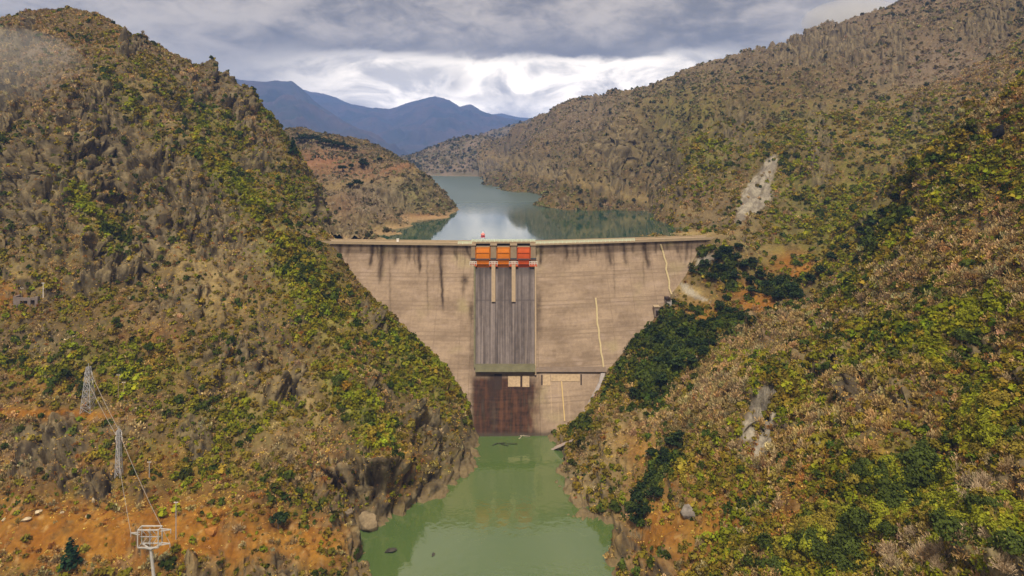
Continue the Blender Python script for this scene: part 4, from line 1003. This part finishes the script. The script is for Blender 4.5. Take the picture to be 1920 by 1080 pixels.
for i, (x, y, h) in enumerate([(562, 268, 9), (573, 268, 9.5), (584, 269, 9.5), (595, 270, 9), (606, 273, 8), (618, 275, 9), (630, 277, 8), (641, 279, 8), (652, 281, 7), (663, 283, 6)]):
    plant('tall' if i < 5 else 'broad', x, y, h, l4, g4, ('P',))
for x, y, h, k, lb in [(642, 322, 7, 'broad', 'wide grey-green tree standing on the reddish headland field'), (660, 318, 6.5, 'broad', 'round dark tree between the wide tree and the tallest tree of the headland'), (682, 318, 10, 'tall', 'tallest dark tree in the middle of the headland field'), (711, 304, 5.5, 'broad', 'small dark tree standing alone on the headland rim'), (673, 352, 8, 'broad', 'dark rounded tree on the lower edge of the headland field'), (655, 352, 5, 'broad', 'low dark tree beside the rounded tree at the lower field edge'), (549, 290, 8, 'conifer', 'dark pointed tree standing up from the steep hill shoulder against the blue mountain'),
                       (132, 1062, 5.5, 'conifer', 'young dark green conifer on the orange earth beside the white steel mast'), (522, 992, 5, 'broad', 'dark green bushy tree at the edge of the brown slope above the boulders')]:
    plant(k, x, y, h, lb, None, ('P',) if y < 360 and x > 560 else ('L',))
rr = random.Random(9)
gs = 'dark trees in the crease between the two slopes'; ls = 'dark green tree in the crease where the near ridge meets the far slope'
for i in range(9):
    t = i/8; plant(('broad', 'tall')[i % 2], 1700-190*t+rr.uniform(-8, 0)-14, 398+175*t+rr.uniform(-10, 2)-8, 5.5, ls, gs, ('R',))

# ---- boulders
def rock(name, px, py, r, colr, label, which=None, seed=0, sq=(1, 1, .75), pos=None, group=None):
    bm = bmesh.new(); bmesh.ops.create_icosphere(bm, subdivisions=4, radius=1.0)
    V = np.array([v.co[:] for v in bm.verts]); Fc = np.array([[v.index for v in f.verts] for f in bm.faces]); bm.free()
    rg = np.random.default_rng(seed+40)
    for _ in range(16):                         # broken, faceted faces
        nn = rg.normal(size=3); nn /= np.linalg.norm(nn); h_ = V@nn-rg.uniform(.38, .72); V = V-np.maximum(h_, 0)[:, None]*nn*.93
    d = 1+.16*ridged(V[:, 0]*.9+seed, V[:, 1]*.9, V[:, 2]*.9, 3)*.6+.14*fbm(V[:, 0]*3+seed, V[:, 1]*3, V[:, 2]*3, 3)
    V = V*d[:, None]*np.array(sq)*r*1.2
    c = lerp(C(*colr)*.75, C(*colr)*1.2, sst(-.4, .4, fbm(V[:, 0]*1.5/r+seed, V[:, 1]*1.5/r, V[:, 2]*1.5/r, 4)))
    p = pos or hit(px, py, which)
    o = mesh_np(name, V, Fc, M_ROCK, c); o.location = Vector(p)+Vector((0, 0, r*.15)); o.rotation_euler.z = seed*1.3
    return tag(o, label, 'rock', group)
rock('boulder', 690, 988, 3.0, (.20, .15, .09), 'blocky pale tan boulder at the water edge of the pylon bank', ('L',), 1, (1.1, 1, 1.0))
rock('boulder', 652, 962, 1.8, (.16, .125, .09), 'smaller grey-brown boulder resting just above the blocky pale one', ('L',), 9, (1.3, 1, .7))
rock('boulder', 1292, 962, 2.2, (.19, .165, .145), 'single grey boulder on the tan slope above the river', ('R',), 2, (1, 1, 1.1))
for i, (x, y, r, lb) in enumerate([(75, 960, 1.0, 'flat white rock on the orange terrace nearest the dark soil edge'), (116, 962, .8, 'small white rock on the orange terrace second along the dark edge'), (47, 976, 1.2, 'blocky white rock lowest on the orange terrace'), (166, 968, .8, 'small cream rock on the orange terrace below the tall stub'), (7, 975, .7, 'white rock at the very edge of the orange terrace'), (175, 940, 1.0, 'upright cream stub of rock at the top of the orange terrace')]):
    rock('rock', x, y, r*.8, (.42, .34, .23), lb, ('L',), 3+i, (1.2, 1, .7) if i != 5 else (.6, .6, 1.4))
rock('boulder', 398, 998, 1.9, (.30, .13, .03), 'rounded orange boulder on the terrace east of the white mast', ('L',), 12, (1.5, 1, .7))
_p = hit(1870, 256, ('R',)); rock('boulder', 1870, 256, 1.9, (.012, .011, .012), 'black oval stand-in for an unidentified dark speck on the near ridge line under the sky', ('R',), 4, (1, 1, 1.25), (_p[0]-.3, _p[1]-1.5, _p[2]+1.3))  # unidentified dark speck, given a rock shape as a stand-in
rock('rock', 730, 1034, 1.1, (.05, .045, .035), 'dark low rock breaking the green water near the bank', None, 5, (1.5, 1, .5), W(730, 1034, CZ*F/(1034-HY)))
rock('rock', 813, 1040, .6, (.06, .055, .045), 'tiny dark rock just breaking the pale green water', None, 6, (1.6, 1, .35), W(813, 1040, CZ*F/(1040-HY)))
# driftwood afloat under the dam
def logs(name, pts, colr, label):
    mb = MB(); q = random.Random(len(label))
    for px, py, l, a in pts:
        p = Vector(W(px, py, CZ*F/(py-HY))); d = Vector((math.cos(a), math.sin(a), .05))*l/2
        mb.tube(p-d+Vector((0, 0, .1)), p+d+Vector((0, 0, .18)), .22, .12, 6)
        mb.tube(p, p+Vector((q.uniform(-.8, .8), q.uniform(-.8, .8), .7)), .09, .04, 5)
    return tag(mb.build(name, mat_plain(name+'_wood', colr, .9, var=.35), smooth=True), label, 'driftwood')
logs('driftwood', [(973, 815, 4, .2), (982, 818, 5, -.3), (992, 815, 3, .5), (977, 820, 3, 1.0)], (.30, .26, .19), 'pale tangle of driftwood afloat at the foot of the dam')
logs('driftwood', [(938, 832, 4, .1), (946, 835, 3, -.5), (928, 834, 2.5, .6), (960, 833, 4, -.1)], (.03, .028, .022), 'dark waterlogged branches afloat before the dam')
# pale concrete outfall slab on the bank
p0 = hit(1040, 843, ('R',)); p1 = hit(1078, 826, ('R',))
mb = MB(); a, b = Vector(p0), Vector(p1); u = (b-a).normalized(); w = Vector((0, -1, .1)).cross(u).normalized()
w = Vector((u.y, -u.x, 0)).normalized()
for lo, hi, h0, h1 in ((-.9, .9, .25, .5), (-1.1, -.9, .2, .95), (.9, 1.1, .2, .95)):
    P = []
    for hh in (h0, h1):
        for q, sd in ((a-u*1.2, lo), (b, lo), (b, hi), (a-u*1.2, hi)): P.append(q+w*sd+Vector((0, 0, hh)))
    mb.hexa(P)
tag(mb.build('outfall_channel', mat_plain('pinkish_concrete', (.46, .36, .32), .85, var=.3)), 'pale pinkish concrete outfall channel sloping down the bank to the green river', 'channel')

# ---- hut on the abutment stair landing
hp_ = Vector(face(1222, 586, 1.6)); hut = tag(empty('valve_hut', hp_), 'small grey concrete hut on the dam face beside the rock abutment', 'hut')
def part(mb, name, mat, par, loc):
    o = mb.build(name, mat); o.parent = par; o.matrix_parent_inverse = Matrix.Translation(-Vector(loc)); return o
mb = MB(); x, y, z = hp_; mb.box(x+1.0, x+3.2, y-1.0, y+2.2, z-1.6, z+2.6); part(mb, 'wall', mat_plain('hut_concrete', (.22, .17, .14), .9), hut, hp_)
mb = MB(); mb.box(x+.75, x+3.45, y-1.3, y+2.3, z+2.603, z+2.9); part(mb, 'roof', M_CREST, hut, hp_)
mb = MB(); mb.box(x+1.6, x+2.5, y-1.06, y-.9, z-1.3, z+1.2); part(mb, 'door', M_DARK, hut, hp_)
sp = Vector(face(1254, 576, 1.0)); st_ = tag(empty('stair_tower', sp), 'grey concrete stair tower with dark doorway where the upper stairway meets the rock', 'stair tower')
mb = MB(); x, y, z = sp; mb.box(x-1.2, x+1.0, y-1.2, y+2.5, z-3.2, z+3.2); part(mb, 'wall', mat_plain('stair_tower_concrete', (.36, .33, .32), .9), st_, sp)
mb = MB(); mb.box(x-1.5, x+.5, y-1.5, y+2.5, z+3.203, z+4.4); part(mb, 'roof', M_DARK, st_, sp)
mb = MB(); mb.box(x-.6, x+.2, y-1.26, y-1.1, z-3.0, z-.6); part(mb, 'door', M_DARK, st_, sp)

# ---- red and white signal mast on the crest, lamp post, sign
tp = Vector((xz(905.5, YS+3), YS+3, CREST+.76)); tw = tag(empty('signal_mast', tp), 'red and white hoist mast standing on the crest above the first spillway gate', 'mast')
x, y, z = tp
mb = MB()
for sx in (-1, 1):
    for sy in (-1, 1): mb.bar((x+sx*.8, y+sy*.8, z), (x+sx*.62, y+sy*.62, z+2.0), .12)
for sx in (-1, 1): mb.bar((x+sx*.8, y-.8, z+.1), (x-sx*.65, y-.65, z+1.9), .07)
part(mb, 'leg_frame', M_WHITE, tw, tp)
mb = MB(); mb.box(x-1.0, x+1.0, y-1.0, y+1.0, z+2.003, z+2.25); part(mb, 'platform', M_RED, tw, tp)
mb = MB(); mb.tube((x, y, z+2.26), (x, y, z+2.9), .85, .8, 12); part(mb, 'drum', mat_plain('deep_red_paint', (.28, .03, .07), .5), tw, tp)
mb = MB(); mb.tube((x, y, z+2.903), (x, y, z+3.35), .98, .98, 14); mb.tube((x, y, z+3.35), (x, y, z+4.0), .98, .35, 14); part(mb, 'cap', mat_plain('pink_red_paint', (.70, .22, .20), .5), tw, tp)
mb = MB(); mb.tube((x, y, z+4.0), (x, y, z+4.7), .16, .10, 8); part(mb, 'finial', M_WHITE, tw, tp)
lp = Vector((xz(746, 302), float(Yc(np.array(xz(746, 302))))+2.0, CREST)); x, y, z = lp
sh = tag(empty('sentry_box', lp), 'tiny white box on the crest road of the dam wing', 'box')
mb = MB(); mb.box(x-.5, x+.5, y-.5, y+.5, z+.004, z+1.7); part(mb, 'wall', M_WHITE, sh, lp)
mb = MB(); mb.box(x-.62, x+.62, y-.62, y+.62, z+1.703, z+1.85); part(mb, 'roof', M_WHITE, sh, lp)

# ---- pylons, poles and wires on the terraced hillside
def lattice(mb, base, h, w0, w1, n, leg=.1, brace=.055):
    b = Vector(base); lv = []
    for i in range(n+1):
        t = i/n; w_ = (w0+(w1-w0)*t)/2; z_ = h*t
        lv.append([b+Vector((sx*w_, sy*w_, z_)) for sx, sy in ((-1, -1), (1, -1), (1, 1), (-1, 1))])
    for i in range(n):
        for k in range(4):
            mb.bar(lv[i][k], lv[i+1][k], leg); mb.bar(lv[i][k], lv[i+1][(k+1) % 4], brace); mb.bar(lv[i][(k+1) % 4], lv[i+1][k], brace)
            mb.bar(lv[i+1][k], lv[i+1][(k+1) % 4], brace)
    return lv
def pylon(px, py, h, w0, w1, label, arms, ang=0.0):
    p = hit(px, py, ('L',))-Vector((0, 0, .3)); r = tag(empty('lattice_pylon', p), label, 'pylon')
    mb = MB(); lattice(mb, (0, 0, 0), h, w0, w1, 8, .14, .08); o = mb.build('lattice_body', M_STEEL, r)
    tips = []
    for zf, l in arms:
        z_ = h*zf; mb = MB()
        for s in (-1, 1):
            mb.bar((0, -.2, z_), (s*l, 0, z_+.1), .1); mb.bar((0, .2, z_), (s*l, 0, z_+.1), .1); mb.bar((0, 0, z_+.9), (s*l, 0, z_+.12), .08)
        mb.build('cross_arm', M_STEEL, r)
        for s in (-1, 1):
            m2 = MB()
            for q in range(4): m2.tube((s*l, 0, z_-.15-.2*q), (s*l, 0, z_-.27-.2*q), .11, .11, 8)
            m2.tube((s*l, 0, z_+.05), (s*l, 0, z_-1.0), .03, .03, 5); m2.build('insulator', M_WHITE, r)
            tips.append(p+Vector((s*l, 0, z_-1.0)))
    mb = MB(); mb.bar((0, 0, h), (0, 0, h+1.1), .12); mb.build('peak', M_STEEL, r)
    r.location = p
    return tips
tA = pylon(166, 770, 14.0, 3.2, .9, 'grey steel lattice pylon on the narrow orange ledge of the hillside', ((.70, 1.3), (.88, 1.1)))
tB = pylon(223, 892, 13.2, 1.5, .6, 'slender grey lattice pole on the shrubby slope below the larger pylon', ((.86, .9), (.97, .8)))
M_MAST = mat_plain('weathered_galvanised_steel', (.44, .42, .41), .6, .1, var=.3)
# near mast with its square steel head frame
pm = Vector(W(291, 1076, 147)); gz = fL(np.array([pm.x]), np.array([pm.y]))[0]
mast = tag(empty('steel_mast', (pm.x, pm.y, gz-.4)), 'white steel mast with a square lattice head frame on the orange terrace', 'mast')
base = Vector((pm.x, pm.y, gz-.4)); htop = zz(1030, 147)-base.z; top = Vector((-1.0, 0, htop))
mb = MB(); mb.tube((0, 0, 0), top, .42, .30, 10); mb.tube((0, 0, 0), (0, 0, .5), .9, .8, 10); mb.build('pole', M_MAST, mast, smooth=False)
mb = MB(); hw, hh = 2.35, 4.9
cs = [Vector((sx*hw+top.x-.2, sy*.8, top.z+z_)) for sy in (-1, 1) for sx, z_ in ((-1, .9), (1, .9), (1, hh), (-1, hh))]
for o_ in (0, 4):
    for i in range(4): mb.bar(cs[o_+i], cs[o_+(i+1) % 4], .21)
for i in range(4): mb.bar(cs[i], cs[4+i], .14)
mb.bar(top, cs[0], .2); mb.bar(top, cs[1], .2); mb.bar(top, cs[4], .2); mb.bar(top, cs[5], .2)
mb.build('head_frame', M_MAST, mast)
mb = MB(); cz_ = top.z+.9+(hh-.9)*.5
mb.bar((top.x-.2-hw, 0, cz_), (top.x-.2+hw, 0, cz_), .14); mb.bar((top.x-.2, 0, top.z+.9), (top.x-.2, 0, top.z+hh), .14)
for i in range(3):
    xx = top.x-1.4+1.2*i; mb.bar((xx-.5, 0, top.z+1.4), (xx+.4, 0, top.z+2.6), .1); mb.bar((xx-.5, 0, top.z+4.2), (xx+.4, 0, top.z+3.2), .1)
mb.build('inner_brace', M_STEEL, mast)
arms = []
for s, l, z_ in ((-1, 4.4, 3.6), (1, 4.6, 1.2), (1, 4.8, 4.4)):
    m2 = MB(); a = Vector((top.x-.2+s*hw, 0, top.z+z_)); b = Vector((top.x-.2+s*l, 0, top.z+z_+.15)); m2.bar(a+Vector((0, 0, .35)), b, .16); m2.bar(a-Vector((0, 0, .25)), b, .16)
    m2.build('cross_arm', M_MAST, mast); arms.append(base+b)
    m2 = MB(); m2.tube(b, b-Vector((0, 0, .9)), .09, .09, 6); m2.build('insulator', M_STEEL, mast)
# thin poles
def pole(px, py, h, label, bent=False, r=.12, mat=None, group=None):
    p = hit(px, py, ('L',))
    mb = MB(); mb.tube((0, 0, -.5), (0, 0, h), r, r*.7, 7); rt = tag(empty('utility_pole', p), label, 'pole', group)
    mb.build('shaft', mat or M_STEEL, rt)
    mb = MB(); mb.bar((-.55, 0, h-.3), (.55, 0, h-.3), .08)
    for s in (-.45, .45): mb.tube((s, 0, h-.28), (s, 0, h-.02), .05, .04, 6)
    mb.build('cross_bar', M_WHITE, rt)
pole(280, 895, 4.6, 'short white pole in the shrubs between slender lattice pole and mast')
pole(222, 752, 8.5, 'thin pale pole, taller of the pair above the orange ledge', mat=M_PALE)
pole(232, 748, 5.5, 'thin pale pole, shorter of the pair above the orange ledge', mat=M_PALE)
pole(81, 556, 5.0, 'white pole beside the dark stone ruin on the upper ledge', mat=M_WHITE)
pole(41, 560, 4.0, 'dull thin pole in front of the dark stone ruin', mat=M_PALE)
pole(330, 1012, 9.5, 'thin grey pole standing right beside the head frame of the mast', mat=M_STEEL)
# ruined stone shed on the upper ledge
rp = Vector(hit(48, 572, ('L',))); ruin = tag(empty('ruined_shed', rp), 'dark roofless stone shed with two black openings on the upper ledge', 'ruin')
x, y, z = rp; mb = MB()
mb.box(x-4.4, x-3.4, y, y+5, z-1, z+3.1); mb.box(x-3.4, x+4.2, y+4.2, y+5, z-1, z+3.6); mb.box(x-3.4, x-2.0, y, y+.8, z-1, z+2.6); mb.box(x+.6, x+1.7, y, y+.8, z-1, z+2.4); mb.box(x+3.2, x+4.2, y, y+4.2, z-1, z+3.0); mb.box(x-2.0, x+.6, y+.05, y+.75, z+1.5, z+2.5); mb.box(x+1.7, x+3.2, y+.05, y+.75, z+1.7, z+2.6)
part(mb, 'wall', mat_plain('ruin_stone', (.17, .135, .12), .95, var=.5, scale=1.2), ruin, rp)
mb = MB(); mb.box(x-2.0, x+.6, y+.6, y+.74, z-.5, z+1.5); mb.box(x+1.7, x+3.2, y+.6, y+.74, z-.5, z+1.7); part(mb, 'opening', M_DARK, ruin, rp)
# wires, each a sagging span
def wire(a, b, sag, label):
    mb = MB(); a = Vector(a); b = Vector(b); n = 14; pts = []
    for i in range(n+1):
        t = i/n; pts.append(a.lerp(b, t)-Vector((0, 0, sag*4*t*(1-t))))
    for p, q in zip(pts[:-1], pts[1:]): mb.tube(p, q, .05, .05, 5, cap=False)
    tag(mb.build('power_line', mat_plain('wire_grey', (.30, .27, .25), .6)), label, 'wire', 'wires between pylon and mast')
for i, (a, b) in enumerate(zip(tA[2:4], tB[2:4])): wire(a, b, .5, ('outer', 'inner')[i]+' power wire between the lattice pylon and the slender lattice pole')
for i, (a, b) in enumerate(zip(tB[0:2], (arms[0], arms[1]))): wire(a, b, .8, ('outer', 'inner')[i]+' power wire from the slender lattice pole down to the white mast')

# ------------------------------------------------------------------ haze, sky, sun, camera
def haze():
    mb = MB(); mb.box(-8000, 8000, -60, 12900, -24, 860)
    m, nt = new_mat('haze_air'); out = N(nt, 'ShaderNodeOutputMaterial'); v = N(nt, 'ShaderNodeVolumePrincipled')
    v.inputs['Color'].default_value = (.24, .43, 1.0, 1); v.inputs['Density'].default_value = 1.5e-4; v.inputs['Anisotropy'].default_value = 0.1
    nt.links.new(v.outputs[0], out.inputs['Volume'])
    o = mb.build('haze', m); o['kind'] = 'stuff'
haze()

def mist(px, py, Y_, rx, ry, rz, dens):
    bm = bmesh.new(); bmesh.ops.create_icosphere(bm, subdivisions=4, radius=1.0); me = bpy.data.meshes.new('mist'); bm.to_mesh(me); bm.free()
    mm, nt_ = new_mat('mist_air'); out_ = N(nt_, 'ShaderNodeOutputMaterial'); v_ = N(nt_, 'ShaderNodeVolumePrincipled'); v_.inputs['Color'].default_value = (.86, .87, .88, 1); v_.inputs['Density'].default_value = dens
    nt_.links.new(v_.outputs[0], out_.inputs['Volume']); me.materials.append(mm)
    o = bpy.data.objects.new('mist', me); COL.objects.link(o); o.location = W(px, py, Y_); o.scale = (rx, ry, rz); o['kind'] = 'stuff'
mist(35, 150, 322, 34, 26, 26, .0075)
mist(1600, 40, 760, 60, 40, 26, .013)

SUN_EL, SUN_AZ = math.radians(60), math.radians(186)      # azimuth measured from +Y towards +X
w = bpy.data.worlds.new('World'); S.world = w; w.use_nodes = True
nt = w.node_tree; nt.nodes.clear(); L = nt.links.new
out = N(nt, 'ShaderNodeOutputWorld'); bg = N(nt, 'ShaderNodeBackground'); bg.inputs['Strength'].default_value = 0.1
sky = N(nt, 'ShaderNodeTexSky', sky_type='NISHITA', sun_disc=False, sun_elevation=SUN_EL, sun_rotation=SUN_AZ, altitude=300)
tc = N(nt, 'ShaderNodeTexCoord'); sp_ = N(nt, 'ShaderNodeSeparateXYZ'); L(tc.outputs['Generated'], sp_.inputs[0])
X, Y, Z = sp_.outputs
m = lambda *a: math_n(nt, *a)
def smooth(x, a, b):
    n = N(nt, 'ShaderNodeMapRange', interpolation_type='SMOOTHSTEP'); L(x, n.inputs[0]); n.inputs[1].default_value = a; n.inputs[2].default_value = b; return n.outputs[0]
den = m('ADD', m('MAXIMUM', Z, 0.0), 0.13)
def cloudnoise(scale, ox, oy, detail=8, rough=.55, sx=1.0, sy=.55, dist=0.3):
    c = N(nt, 'ShaderNodeCombineXYZ'); L(m('MULTIPLY_ADD', m('DIVIDE', X, den), sx, ox), c.inputs[0]); L(m('MULTIPLY_ADD', m('DIVIDE', Y, den), sy, oy), c.inputs[1]); L(m('MULTIPLY', Z, 2.5), c.inputs[2])
    n = N(nt, 'ShaderNodeTexNoise', i_Scale=scale, i_Detail=float(detail), i_Roughness=rough, i_Distortion=dist); L(c.outputs[0], n.inputs['Vector']); return n.outputs['Fac']
def lumps(scale, off, detail=8, rough=.58, dist=.5, zs=1.9):
    c = N(nt, 'ShaderNodeCombineXYZ'); L(m('ADD', X, off), c.inputs[0]); L(m('MULTIPLY', Y, .6), c.inputs[1]); L(m('MULTIPLY', Z, zs), c.inputs[2])
    n = N(nt, 'ShaderNodeTexNoise', i_Scale=scale, i_Detail=float(detail), i_Roughness=rough, i_Distortion=dist); L(c.outputs[0], n.inputs['Vector']); return n.outputs['Fac']
n1 = lumps(3.2, 3.1, 6, .5); n2 = lumps(9.0, 7.7, 9, .6); n3 = cloudnoise(.55, 11.0, 5.0, 4)
az = m('ARCTAN2', X, Y)
el = Z
eld = m('ADD', el, m('MULTIPLY', m('SUBTRACT', n2, .5), .085))
azd = m('ADD', az, m('MULTIPLY', m('SUBTRACT', n1, .5), .22))
def gauss(x, c, s):
    d = m('DIVIDE', m('SUBTRACT', x, c), s); return m('EXPONENT', m('MULTIPLY', m('MULTIPLY', d, d), -1.0))
gap = m('MULTIPLY', m('MULTIPLY', smooth(eld, .158, .134), smooth(azd, -.42, -.16)), smooth(azd, .40, .20))
gap2 = m('MULTIPLY', m('MULTIPLY', smooth(eld, .075, .05), smooth(azd, -.5, -.3)), smooth(azd, .4, .25))
gap = m('MAXIMUM', gap, gap2)
puff = m('MULTIPLY', m('MULTIPLY', gauss(eld, .112, .022), gauss(azd, -.11, .06)), smooth(n2, .42, .56))
streak = m('MULTIPLY', gauss(eld, .085, .010), smooth(n1, .45, .6))
gap = m('MULTIPLY', gap, m('SUBTRACT', 1.0, m('MULTIPLY', m('MAXIMUM', puff, m('MULTIPLY', streak, .5)), .8)))
n4 = lumps(22.0, 1.7, 7, .6, .8)
tone = smooth(m('ADD', m('ADD', m('MULTIPLY', n1, .45), m('MULTIPLY', n2, .35)), m('MULTIPLY', n4, .20)), .40, .58)
dark1 = m('MULTIPLY', m('MULTIPLY', gauss(eld, .163, .022), gauss(azd, .10, .13)), .9)
dark2 = m('MULTIPLY', m('MULTIPLY', gauss(eld, .145, .03), gauss(azd, -.25, .16)), .7)
tone = m('MULTIPLY', tone, m('SUBTRACT', 1.0, m('MAXIMUM', dark1, dark2)))
cl = mixc(nt, tone, (.78, .65, .48), (2.3, 1.93, 1.48))
gboost = N(nt, 'ShaderNodeVectorMath', operation='SCALE'); L(mixc(nt, smooth(n2, .35, .6), (3.4, 3.0, 2.5), (8.8, 7.7, 6.2)), gboost.inputs[0]); L(m('MULTIPLY_ADD', smooth(Z, .13, .04), .9, 1.0), gboost.inputs['Scale'])
cl = mixc(nt, gap, cl, gboost.outputs[0]) if True else mixc(nt, gap, cl, mixc(nt, smooth(n2, .35, .6), (11.5, 11.2, 11.4), (16, 15.5, 15)))
up = smooth(Z, .24, .75)
sc_ = N(nt, 'ShaderNodeVectorMath', operation='MULTIPLY'); L(cl, sc_.inputs[0]); L(mixc(nt, up, (1.0, 1.0, 1.0), (1.5, 1.4, 1.15)), sc_.inputs[1])
fin = mixc(nt, .97, sky.outputs[0], sc_.outputs[0])
L(fin, bg.inputs[0]); L(bg.outputs[0], out.inputs[0])

sl = bpy.data.lights.new('Sun', 'SUN'); sl.energy = 1.5; sl.angle = math.radians(11); sl.color = (1.0, .91, .76)
so = bpy.data.objects.new('Sun', sl); COL.objects.link(so)
dv = Vector((math.sin(SUN_AZ)*math.cos(SUN_EL), math.cos(SUN_AZ)*math.cos(SUN_EL), math.sin(SUN_EL)))
so.rotation_euler = dv.to_track_quat('Z', 'Y').to_euler(); so.location = dv*500

cam = bpy.data.cameras.new('Camera'); co = bpy.data.objects.new('Camera', cam); COL.objects.link(co)
co.location = EYE; co.rotation_euler = (math.pi/2, 0, 0)
cam.sensor_fit = 'HORIZONTAL'; cam.sensor_width = 36; cam.lens = 36*F/1920; cam.shift_y = -(540-HY)/1920
cam.clip_start = 1; cam.clip_end = 40000
S.camera = co
S.view_settings.view_transform = 'Standard'; S.view_settings.look = 'None'; S.view_settings.exposure = 1.78; S.view_settings.gamma = 1
S.cycles.use_denoising = True
S.cycles.max_bounces = 5; S.cycles.diffuse_bounces = 3; S.cycles.volume_bounces = 1; S.cycles.transmission_bounces = 3
